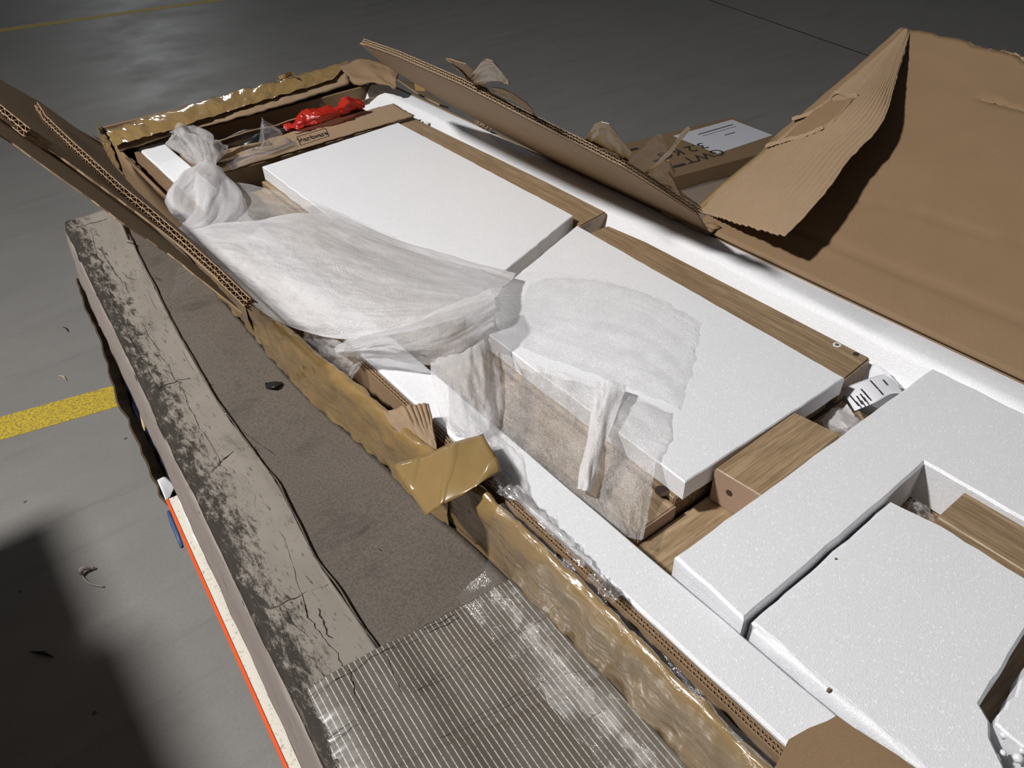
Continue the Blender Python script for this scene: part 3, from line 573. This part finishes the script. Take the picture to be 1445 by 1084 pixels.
# ribbed glass-fibre tape, three overlapping bands
def band(yl0, yr0, yl1, yr1, z, seed):
    rows = []
    for k in range(9):
        u = k/8; x_ = None; r = []
        for j in range(7):
            v = j/6; y = (yl0+(yr0-yl0)*u)*(1-v)+(yl1+(yr1-yl1)*u)*v; x = XL(y)+.004+(bx(y)-.010-XL(y))*u
            r.append(Vector((x, y, (.5115 if x < ridge(y)+.006 else .5045)+z+(-.010 if k == 0 else 0))))
        rows.append(r)
    rows[0] = [p+Vector((-.004, 0, 0)) for p in rows[0]]
    return sheet('fibre_tape', rows, 60, 80, 'filament_tape', gc, wr=.0010, ws=50, seed=seed, edge=.0012, th=.0006)
band(.508, .482, .405, .37, .0, 74); band(.445, .412, .33, .28, .0012, 75); band(.385, .316, -.37, -.37, .0022, 76)
for pts, wd in (([(432, 984), (490, 950), (545, 916), (640, 862), (725, 815)], .0011), ([(462, 1047), (520, 1015), (572, 984), (700, 905), (795, 852)], .0010), ([(540, 917), (560, 960), (580, 1000), (610, 1040)], .0011), ([(560, 1074), (650, 1025), (780, 958), (872, 935)], .0009), ([(490, 945), (505, 985), (530, 1030), (560, 1070)], .0013), ([(600, 890), (620, 878), (640, 868)], .0018)):
    crack(pts, wd, gc, .5125)
sh = sheet('plastic_shard', zrows([[(374, 541, .503), (387, 539, .508), (398, 540, .504)], [(376, 549, .503), (388, 547, .510), (399, 542, .504)]]), 8, 4, 'black_plastic', None, th=.002); tag(sh, 'small black plastic shard lying on the worn grey carton', 'shard')

# ------------------------------------------------------------------ trolley deck under the near half
DX = lambda y: .034+.0748*(y-.538)
td = thing('trolley', (.45, .3, 0), 'low trolley with cream deck and orange edging under the worn grey carton', 'trolley')
ux = Vector((.9972, -.0746)); d0 = Vector((DX(1.075), 1.075)); d1 = Vector((DX(-.6), -.6)); poly = [d1+ux*.005, d1+ux*1.05, d0+ux*1.05, d0+ux*.005]
prism('deck', poly, .300, .339, 'cream_board', td, .001)
prism('orange_edging', [d1, d1+ux*.0052, d0+ux*.0052, d0], .302, .3402, 'orange_edge', td, .001)
for i, q in enumerate((d1+ux*.12+Vector((0, .1)), d1+ux*.9+Vector((0, .15)), d0+ux*.9-Vector((0, .12)), d0+ux*.12-Vector((0, .12)))):
    acc = ([], []); tube(acc, [Vector((q.x-.018, q.y, .06)), Vector((q.x+.018, q.y, .06))], .06, 20); cst = obj('caster', acc[0], acc[1], 'rubber', td)
    box('caster_fork', q.x-.024, q.x+.024, q.y-.018, q.y+.018, .085, .30, 'steel', cst, .001)
box('support_beam', .12, 1.0, -.5, -.42, .25, .30, 'steel', td); box('support_beam', .16, 1.05, .85, .93, .25, .30, 'steel', td)
# scraps of paper on the deck
for k, (rows, lab) in enumerate((([[(250, 706, .341), (264, 700, .341)], [(262, 728, .341), (282, 720, .341)], [(272, 752, .342), (290, 742, .342)]], 'torn white paper scrap at the far end of the cream deck'), ([[(271, 755, .341), (282, 742, .342)], [(285, 775, .341), (296, 765, .341)], [(303, 797, .341), (306, 790, .341)]], 'torn white paper strip tucked under the side of the worn carton'))):
    p = sheet('paper_scrap', zrows(rows), 6, 8, 'paper', None, wr=.001, seed=80+k, edge=.002, th=.0006); tag(p, lab, 'paper')
acc = ([], []); tube(acc, [PZ(x, y, .30) for x, y in ((238, 722), (243, 738), (249, 752), (257, 772))], [.003, .004, .004, .003], 6); bp = obj('blue_strap', acc[0], acc[1], 'blue_plastic', None, True); tag(bp, 'short blue plastic strap hanging beside the orange deck edge', 'strap')

# ------------------------------------------------------------------ dark open carton under the far half
dk = thing('dark_carton', (.6, 1.6, 0), 'open dark brown carton with jagged rim holding navy plastic', 'carton')
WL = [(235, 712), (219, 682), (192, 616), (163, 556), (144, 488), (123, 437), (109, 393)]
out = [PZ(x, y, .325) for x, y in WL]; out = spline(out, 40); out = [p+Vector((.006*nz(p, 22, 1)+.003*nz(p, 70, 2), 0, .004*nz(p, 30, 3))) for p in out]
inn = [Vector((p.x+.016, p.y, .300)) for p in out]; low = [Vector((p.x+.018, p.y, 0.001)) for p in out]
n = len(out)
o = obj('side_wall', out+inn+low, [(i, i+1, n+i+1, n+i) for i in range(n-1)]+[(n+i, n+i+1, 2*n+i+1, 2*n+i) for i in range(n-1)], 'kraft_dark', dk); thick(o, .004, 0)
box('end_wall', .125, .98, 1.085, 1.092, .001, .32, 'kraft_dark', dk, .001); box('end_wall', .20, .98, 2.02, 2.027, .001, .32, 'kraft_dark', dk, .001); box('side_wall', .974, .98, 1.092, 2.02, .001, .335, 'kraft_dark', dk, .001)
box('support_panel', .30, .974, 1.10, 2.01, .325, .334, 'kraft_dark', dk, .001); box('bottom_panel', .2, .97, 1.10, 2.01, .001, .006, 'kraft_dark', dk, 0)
nb = sheet('plastic_bag', [[Vector((p.x+dx, p.y, z)) for p in inn[2:-4:6]] for dx, z in ((.004, .300), (.03, .285), (.08, .275), (.16, .27))], 50, 16, 'navy_plastic', None, wr=.008, ws=50, seed=84, stretch=(2, 1)); tag(nb, 'navy blue plastic bag inside the dark open carton', 'bag')
wt = sheet('paper_scrap', zrows([[(222, 678, .33), (234, 674, .325), (248, 688, .318)], [(230, 696, .328), (236, 692, .324), (243, 696, .32)], [(235, 708, .325), (237, 706, .324), (239, 704, .322)]]), 10, 8, 'paper', None, th=.002); tag(wt, 'folded white card at the corner between dark carton and cream deck', 'card')
sp = thing('wood_splinter', PZ(202, 590, .30), 'pale wood splinter hanging beside the worn carton over navy plastic', 'splinter')
acc = ([], []); tube(acc, [PZ(x, y, .345) for x, y in ((198, 565), (200, 580), (203, 600), (204, 608))], [.003, .0045, .003, .0006], 5); obj('splinter_body', acc[0], acc[1], 'wood_pale', sp)
s_ = sheet('torn_label', zrows([[(138, 450, .35), (144, 452, .352)], [(140, 460, .35), (148, 466, .352)]]), 4, 4, 'kraft_pale', gc, th=.002)

# ------------------------------------------------------------------ inner carton marked Hardware, with bags
hw = thing('hardware_carton', (.72, 1.76, .35), 'slim brown inner carton printed Hardware with a ripped open top', 'carton')
HX0, HX1 = .455, .985
HX2 = .922
box('front_wall', HX0, HX2, 1.664, 1.669, .449, .596, 'kraft', hw, .001); box('back_wall', HX0, HX2, 1.845, 1.850, .449, .590, 'kraft', hw, .001)
box('end_wall', HX0, HX0+.005, 1.669, 1.845, .449, .59, 'kraft', hw, .001); box('end_wall', HX2-.005, HX2, 1.669, 1.845, .449, .59, 'kraft', hw, .001); box('bottom_panel', HX0, HX2, 1.664, 1.85, .445, .449, 'kraft', hw, 0)
HF = [[Vector((x, 1.664+dy+(.010*nz((x*14, 0, 1)) if dy > .06 else 0), z+.0003*nz((x*8, dy*20, 2)))) for x in [HX0+.005+(HX1-HX0-.01)*i/12 for i in range(13)]] for dy, z in ((0, .5995), (.03, .600), (.07, .6005), (.098, .604))]
sheet('top_flap', HF, 70, 14, 'kraft_pale', hw, edge=.004, th=.003)
sheet('top_flap', [[Vector((x, 1.80+dy+.006*nz((x*9, 1, 1)), z+.004*nz((x*14, 0, 6)))) for x in [HX0+.03+(HX1-HX0-.06)*i/10 for i in range(11)]] for dy, z in ((.044, .588), (.02, .606), (.0, .617))], 50, 8, 'kraft_pale', hw, edge=.003, th=.003)
sheet('clear_tape', zrows([[(318, 232, .612), (350, 214, .616), (385, 200, .616), (408, 192, .616)], [(328, 240, .609), (358, 226, .610), (392, 213, .609), (418, 204, .609)]]), 30, 10, 'clear_bag', hw, wr=.003, ws=50, seed=90, edge=.003)
text('printed_word', 'Hardware', .0182, PZ(441.5, 193, .6030), (1, -.02, 0), (0, 1, 0), 'ink', hw, 1.9)
fx = [PZ(x, y, .6028) for x, y in ((419, 193), (459, 181), (464, 192), (424, 205))]
for a, b in zip(fx, fx[1:]+fx[:1]): bar('printed_frame', a, b, .0016, 'ink', hw)
for pts in (((405, 191), (412, 188), (420, 189)), ((420, 189), (432, 185), (446, 182)), ((318, 222), (326, 219), (332, 218))):
    for a, b in zip(pts, pts[1:]): bar('printed_stroke', PZ(*a, .6035), PZ(*b, .6035), .003, 'ink', hw)
sheet('torn_flap', zrows([[(300, 232, .60), (340, 213, .617), (385, 203, .619)], [(302, 227, .622), (340, 207, .630), (380, 199, .624)]]), 24, 6, 'kraft_pale', hw, wr=.004, ws=40, seed=91, edge=.003, th=.002)
rb = sheet('plastic_bag', zrows([[(397, 178, .60), (415, 170, 0.6078), (420, 158, 0.6242), (445, 153, 0.6298), (475, 150, 0.6215), (482, 136, 0.6352), (512, 146, 0.6188)], [(402, 180, 0.6105), (420, 172, 0.6242), (430, 162, 0.6352), (450, 160, 0.6380), (478, 154, 0.6352), (492, 143, 0.6462), (514, 149, 0.6242)], [(405, 184, 0.6089), (425, 180, 0.6160), (440, 175, 0.6188), (460, 171, 0.6188), (482, 162, 0.6188), (500, 154, 0.6188), (514, 153, 0.6160)]]), 70, 26, 'red_film', None, wr=.011, ws=60, seed=92, stretch=(1.6, 1), edge=.004)
tag(rb, 'crumpled red plastic bag on top of the Hardware carton', 'bag')
cb = sheet('plastic_bag', zrows([[(340, 214, .60), (365, 200, .62), (368, 166, .68), (378, 172, .665), (396, 186, .62)], [(350, 213, .61), (370, 204, .63), (374, 186, .655), (386, 184, .65), (398, 190, .62)], [(355, 212, .61), (375, 206, .62), (385, 200, .62), (392, 196, .62), (400, 193, .615)]]), 40, 20, 'clear_bag', None, wr=.007, ws=40, seed=93, edge=.002)
tag(cb, 'pointed clear plastic bag poking out of the Hardware carton', 'bag')
acc = ([], []); tube(acc, [PZ(x, y, .603) for x, y in ((345, 209), (365, 199), (388, 190))], [.012, .016, .010], 8); hp = obj('metal_fitting', acc[0], acc[1], 'black_plastic', None, True); tag(hp, 'dark fitting inside the clear bag of the Hardware carton', 'fitting')
f0 = sheet('plastic_bag', zrows([[(318, 196, .60), (340, 184, .62), (370, 180, .62), (410, 181, .60)], [(322, 205, .59), (345, 196, .60), (375, 190, .60), (412, 184, .59)]]), 24, 10, 'clear_bag', None, wr=.005, ws=40, seed=94, edge=.003); tag(f0, 'flat clear plastic bag lying behind the Hardware carton', 'bag')

# ------------------------------------------------------------------ translucent foam wrap
def W(name, rows, nu, nv, m, wr, ws, seed, parent, stretch=(1, 1), edge=.002, disp=None): return sheet(name, zrows([[(x, y, z if z < .612 else .612+(z-.612)*.66) for x, y, z in r] for r in rows]), nu, nv, m, parent, wr=wr, ws=ws, seed=seed, stretch=stretch, edge=edge*.35, disp=disp)
wp = thing('foam_wrap', PZ(600, 430, .58), 'crumpled translucent white foam wrap twisted across the foam sheets', 'foam wrap')
W('main_fold', [[(238, 322, .625), (300, 316, .655), (360, 309, .668), (440, 301, .672), (545, 333, .652), (640, 361, .640), (728, 386, .632)],
                [(252, 334, .635), (310, 332, .680), (372, 328, .692), (450, 328, .690), (548, 355, .672), (640, 378, .655), (722, 393, .642)],
                [(272, 352, .640), (325, 358, .685), (385, 362, .700), (455, 365, .702), (548, 385, .690), (635, 398, .672), (712, 402, .656)],
                [(295, 376, .635), (345, 388, .675), (395, 398, .692), (460, 403, .700), (548, 418, .690), (630, 420, .680), (704, 413, .670)],
                [(318, 400, .615), (362, 420, .645), (408, 435, .665), (465, 440, .682), (545, 446, .682), (625, 440, .680), (697, 425, .674)],
                [(336, 415, .600), (378, 445, .618), (424, 466, .632), (480, 478, .642), (548, 472, .660), (622, 456, .668), (692, 436, .668)]], 170, 110, 'wrap', .0045, 30, 101, wp, (1.2, 1.6))
W('thin_fold', [[(300, 262, .63), (335, 257, .63), (385, 268, .628), (450, 288, .625), (560, 335, .62)], [(300, 290, .64), (345, 285, .64), (400, 290, .635), (470, 305, .632), (570, 345, .625)], [(290, 322, .645), (345, 318, .65), (410, 312, .65), (480, 325, .645), (580, 362, .635)]], 60, 24, 'wrap_thin', .004, 30, 102, wp)
W('rolled_fold', [[(470, 492, .63), (505, 474, .655), (560, 458, .675), (625, 435, .690), (692, 408, .695)], [(474, 496, .645), (515, 484, .670), (570, 474, .688), (632, 455, .700), (698, 425, .700)], [(480, 499, .640), (525, 494, .660), (585, 494, .670), (640, 480, .680), (698, 448, .685)], [(490, 503, .610), (540, 508, .620), (595, 515, .628), (645, 510, .640), (690, 478, .655)]], 60, 36, 'wrap_mid', .005, 30, 103, wp, (1, 1.5))
W('twisted_tail', [[(606, 508, .64), (640, 500, .665), (672, 485, .675), (692, 476, .66)], [(608, 530, .635), (640, 530, .66), (676, 520, .668), (700, 520, .640)], [(615, 556, .625), (645, 560, .648), (682, 552, .650), (706, 545, .625)], [(622, 585, .612), (652, 590, .632), (688, 580, .632), (710, 566, .615)], [(640, 612, .602), (666, 616, .612), (692, 606, .614), (708, 590, .606)]], 40, 60, 'wrap_mid', .005, 26, 104, wp, (2.4, .8))
W('fanned_fold', [[(693, 404, .685), (738, 384, .640), (800, 385, .622), (868, 396, .618), (920, 415, .616), (986, 452, .612)], [(697, 418, .690), (752, 412, .650), (822, 418, .636), (890, 432, .630), (940, 455, .622), (982, 480, .612)],
                  [(699, 432, .690), (760, 438, .655), (835, 455, .645), (905, 472, .636), (945, 492, .625), (974, 512, .612)], [(700, 446, .685), (762, 466, .650), (842, 492, .640), (905, 512, .634), (938, 530, .625), (966, 548, .612)], [(700, 462, .672), (757, 492, .636), (835, 520, .630), (890, 542, .626), (930, 560, .618), (958, 578, .610)]], 120, 110, 'wrap_sheer', .0025, 30, 105, wp, (.6, 3.0), .02, lambda u, v: .010*u**.5*(1-u**4)*(abs(((v*4.3+.5*math.sin(u*3)+.25*nz((u*3, v*2, 1))) % 1)-.5)-.25))
W('lower_fold', [[(698, 498, .628), (745, 512, .632), (800, 528, .634), (860, 545, .628), (945, 580, .612)], [(692, 545, .618), (745, 552, .622), (800, 560, .626), (862, 580, .622), (948, 612, .610)],
                 [(680, 590, .606), (740, 598, .606), (800, 604, .612), (865, 622, .612), (940, 632, .609)], [(668, 618, .603), (735, 642, .596), (800, 650, .596), (862, 660, .596), (924, 655, .609)],
                 [(690, 655, .603), (750, 685, .594), (808, 692, .586), (865, 702, .582), (919, 704, .584)], [(706, 690, .603), (768, 728, .598), (826, 742, .576), (880, 754, .574), (908, 764, .572)]], 110, 110, 'wrap_thin', .005, 30, 106, wp, (1.3, 1.3), .012, lambda u, v: .006*(abs(((u*3.1+v*1.7+.4*nz((u*3, v*2, 4))) % 1)-.5)-.25))
W('folded_ridge', [[(842, 540, .634), (862, 536, .642), (885, 545, .636)], [(835, 580, .628), (850, 582, .634), (868, 590, .626)], [(824, 640, .606), (836, 642, .612), (848, 648, .604)], [(815, 690, .594), (826, 692, .598), (834, 696, .590)]], 16, 40, 'wrap', .004, 30, 107, wp, (1, 1))
W('hanging_fold', [[(425, 448, .625), (455, 468, .635), (490, 488, .632), (520, 500, .628)], [(430, 478, .590), (455, 498, .600), (485, 512, .602), (505, 520, .606)], [(432, 500, .560), (458, 522, .565), (480, 536, .566), (492, 546, .570)], [(450, 520, .530), (475, 540, .532), (495, 556, .534), (510, 566, .540)]], 40, 40, 'wrap_thin', .007, 40, 108, wp, (1.4, 1), .003)
W('tail_end', [[(668, 600, .606), (700, 612, .604), (735, 640, .602)], [(690, 645, .606), (712, 660, .606), (745, 690, .602)], [(700, 680, .604), (725, 695, .606), (760, 722, .602)]], 24, 30, 'wrap_thin', .004, 40, 109, wp)
# knotted end by the Hardware carton: a pleated bundle with a spread tuft
def bundle(name, rings, pleats, seed, m, a0=0):
    V, Fc, K = [], [], 72
    cs_ = [PZ(x, y, z) for x, y, z, r1, r2 in rings]; cs2 = spline(cs_, 40); rr_ = spline([Vector((r1, r2, 0)) for *_, r1, r2 in rings], 40)
    for i, p in enumerate(cs2):
        d = (cs2[min(i+1, 40)]-cs2[max(i-1, 0)]).normalized(); a = d.cross(Vector((.3, -.2, 1))).normalized(); c = d.cross(a)
        for j in range(K):
            th = j/K*2*math.pi; wv = 1+.10*math.sin(pleats*th+2*nz((i*.05, 0, seed)))+.30*nz((math.cos(th)*1.6, math.sin(th)*1.6, i*.09+seed))-.35*abs(nz((math.cos(th)*4.2, math.sin(th)*4.2, i*.05+seed)))
            V.append(p+(a*math.cos(th)*rr_[i].x+c*math.sin(th)*rr_[i].y)*wv)
    for i in range(40):
        for j in range(K): Fc.append((i*K+j, i*K+(j+1) % K, (i+1)*K+(j+1) % K, (i+1)*K+j))
    return obj(name, V, Fc, m, wp, True)
bundle('knotted_tuft', [(262, 190, .655, .030, .022), (275, 203, .655, .048, .030), (284, 218, .650, .036, .024), (290, 232, .645, .019, .016), (290, 240, .645, .017, .015)], 5, 3, 'wrap_thin')
bundle('gathered_bag', [(290, 236, .645, .017, .015), (292, 246, .650, .038, .022), (292, 265, .648, .062, .030), (290, 290, .645, .068, .034), (284, 315, .635, .062, .030), (272, 332, .615, .045, .018)], 7, 5, 'wrap_mid')
W('pointed_tuft', [[(238, 186, .67), (262, 200, .66), (278, 226, .65)], [(255, 180, .69), (275, 200, .675), (286, 226, .655)], [(268, 188, .68), (300, 200, .67), (292, 228, .65)], [(300, 196, .665), (322, 208, .65), (300, 236, .64)]], 24, 30, 'wrap_thin', .006, 40, 110, wp)
# loose wrap between the parts
w2 = W('foam_wrap', [[(912, 765, .50), (950, 745, .52), (985, 722, .53)], [(940, 760, .50), (975, 748, .53), (1010, 728, .54)], [(950, 766, .49), (990, 755, .51), (1035, 728, .53)]], 24, 16, 'wrap', .003, 40, 120, None); tag(w2, 'folded scrap of translucent wrap under the drilled oak block', 'foam wrap')
w3 = W('foam_wrap', [[(1150, 600, .54), (1170, 580, .56), (1195, 570, .57)], [(1170, 612, .54), (1190, 600, .58), (1212, 590, .57)], [(1190, 618, .55), (1205, 612, .57), (1225, 600, .56)]], 24, 16, 'wrap', .005, 40, 121, None); tag(w3, 'small bunch of translucent wrap between oak block and instruction leaflet', 'foam wrap')
w4 = W('foam_wrap', [[(1278, 708, .56), (1290, 704, .575), (1312, 718, .57)], [(1280, 716, .56), (1298, 716, .58), (1318, 732, .57)], [(1290, 726, .56), (1305, 728, .565), (1320, 738, .56)]], 20, 14, 'wrap_thin', .005, 40, 122, None); tag(w4, 'grey wisp of wrap in the notch of the foam block', 'foam wrap')

# ------------------------------------------------------------------ instruction leaflet
lf = thing('instruction_leaflet', PZ(1225, 560, .55), 'folded white printed leaflet stuck between oak leg and foam block', 'leaflet')
lr = [[(1188, 549, .570), (1218, 537, .585), (1252, 528, .588), (1268, 540, .585)], [(1195, 562, .572), (1225, 552, .588), (1250, 545, .590), (1272, 550, .586)], [(1206, 580, .572), (1235, 568, .588), (1258, 556, .590), (1276, 556, .588)]]
sheet('front_page', zrows(lr), 20, 12, 'paper', lf, th=.0004)
sheet('back_page', zrows([[(1227, 523, .582), (1234, 513, .592), (1250, 522, .594)], [(1226, 540, .575), (1245, 530, .585), (1262, 536, .588)], [(1235, 552, .570), (1255, 545, .580), (1274, 548, .585)]]), 14, 10, 'paper', lf, th=.0004)
for a, b in (((1199, 558), (1212, 573)), ((1209, 559), (1217, 571)), ((1214, 556), (1222, 567)), ((1215, 549), (1227, 563)), ((1228, 537), (1239, 549)), ((1240, 550), (1246, 557)), ((1246, 536), (1252, 543))):
    bar('printed_line', PZ(*a, .5915), PZ(*b, .5915), .0024, 'ink', lf, h=.0004)

# ------------------------------------------------------------------ cartons on the floor behind
fc = thing('flat_carton', (2.3, 1.85, 0), 'flat brown carton with white label on the floor behind the big flap', 'carton')
A, B, D_ = [Vector(p) for p in px2(((1033, 165), (935, 254), (1112, 206)), .10)]
u_ = (D_-B).normalized(); v_ = Vector((-u_.y, u_.x)); wdt = (A-B).dot(v_); B0 = B-u_*.22; ln = (A-B0).dot(u_)
def FCp(s, t): return B0+u_*s+v_*t
prism('carton_body', [FCp(0, 0), FCp(ln, 0), FCp(ln, wdt), FCp(0, wdt)], 0, .10, 'kraft', fc, .002)
lb_ = px2(((950, 192), (1033, 169), (1090, 191), (1012, 217)), .10)
prism('address_label', lb_, .1002, .1008, 'label_white', fc, 0)
lc = [Vector((*p, .1009)) for p in lb_]
def LC(s, t): return lc[3].lerp(lc[2], s).lerp(lc[0].lerp(lc[1], s), t)
for t_, s0, s1, wd in ((.80, .28, .88, .007), (.70, .28, .86, .003), (.50, .52, .70, .006)): bar('printed_line', LC(s0, t_), LC(s1, t_), wd, 'ink', fc)
U3, V3 = Vector((*u_, 0)), Vector((*v_, 0))
text('printed_weight', 'GWT', .075, PZ(993, 220, .1008), -U3, -V3, 'ink', fc); text('printed_weight', '3.2 KG', .075, PZ(975, 219, .1008)+V3*.05, -U3, -V3, 'ink', fc)
for x, y, l in ((885, 213, .05), (875, 217, .05), (922, 228, .06), (942, 238, .08)): bar('printed_mark', PZ(x, y, .1006), PZ(x, y, .1006)+U3*l, .018, 'ink', fc)
c2 = thing('flat_carton', (2.2, 1.45, 0), 'brown carton sealed in clear film on the floor beside the labelled carton', 'carton')
A = B-u_*.1-v_*.0+v_*.02
prism('carton_body', [A-u_*.2-v_*.03, A+u_*.75-v_*.03, A+u_*.75-v_*.5, A-u_*.2-v_*.5], 0, .04, 'kraft_pale', c2, .002)
sheet('clear_film', [[Vector((*(A-u_*.2+u_*.9*s-v_*t), .045)) for s in (0, .33, .66, 1)] for t in (.025, .2, .5)], 30, 16, 'clear_bag', c2, wr=.006, ws=50, seed=130)

# ------------------------------------------------------------------ litter on the floor
acc = ([], []); P = [PZ(x, y, .004) for x, y in ((146, 828), (128, 824), (117, 814), (118, 808), (134, 802))]; P[3].z += .012; tube(acc, spline(P, 20), [.0016]*6+[.002]*6+[.005]*6+[.003]*3, 6)
k_ = obj('plastic_strap', acc[0], acc[1], 'grey_side', None, True); tag(k_, 'bent scrap of strapping lying on the concrete floor', 'strap')
for k, (a, b, r, lab, m) in enumerate((((41, 920), (76, 928), .004, 'dark splinter on the floor inside the broad shadow', 'black_plastic'), ((82, 530), (93, 536), .003, 'pale sliver on the floor near the yellow line', 'wood_pale'), ((88, 461), (96, 468), .002, 'tiny dark sliver on the floor beside the dark carton', 'black_plastic'))):
    acc = ([], []); A, B = PZ(*a, .004), PZ(*b, .004); tube(acc, [A, A.lerp(B, .5)+Vector((.004, .002, 0)), B], [.0008, r, .0008], 5); o = obj('splinter', acc[0], acc[1], m); tag(o, lab, 'splinter')

# ------------------------------------------------------------------ carton-shaped blockers outside the frame, added to cast the floor shadow at the left
def add_shadow_caster(x0, x1, y0, y1, z0, z1, lab):
    o = thing('shadow_caster', ((x0+x1)/2, (y0+y1)/2, z0), lab, 'carton', 'added shadow casters beside the camera')
    box('carton_body', x0, x1, y0, y1, z0, z1, 'kraft', o, .004); box('packing_tape', (x0+x1)/2-.025, (x0+x1)/2+.025, y0+.002, y1-.002, z1, z1+.0006, 'packing_tape_flat', o, 0)
add_shadow_caster(-1.10, -.55, .62, 1.265, 0, 1.117, 'large unseen carton added left of the view to shade the floor')
add_shadow_caster(-1.10, -.55, 1.270, 1.538, 0, 1.061, 'narrow unseen carton added beside the large one to step the floor shadow')
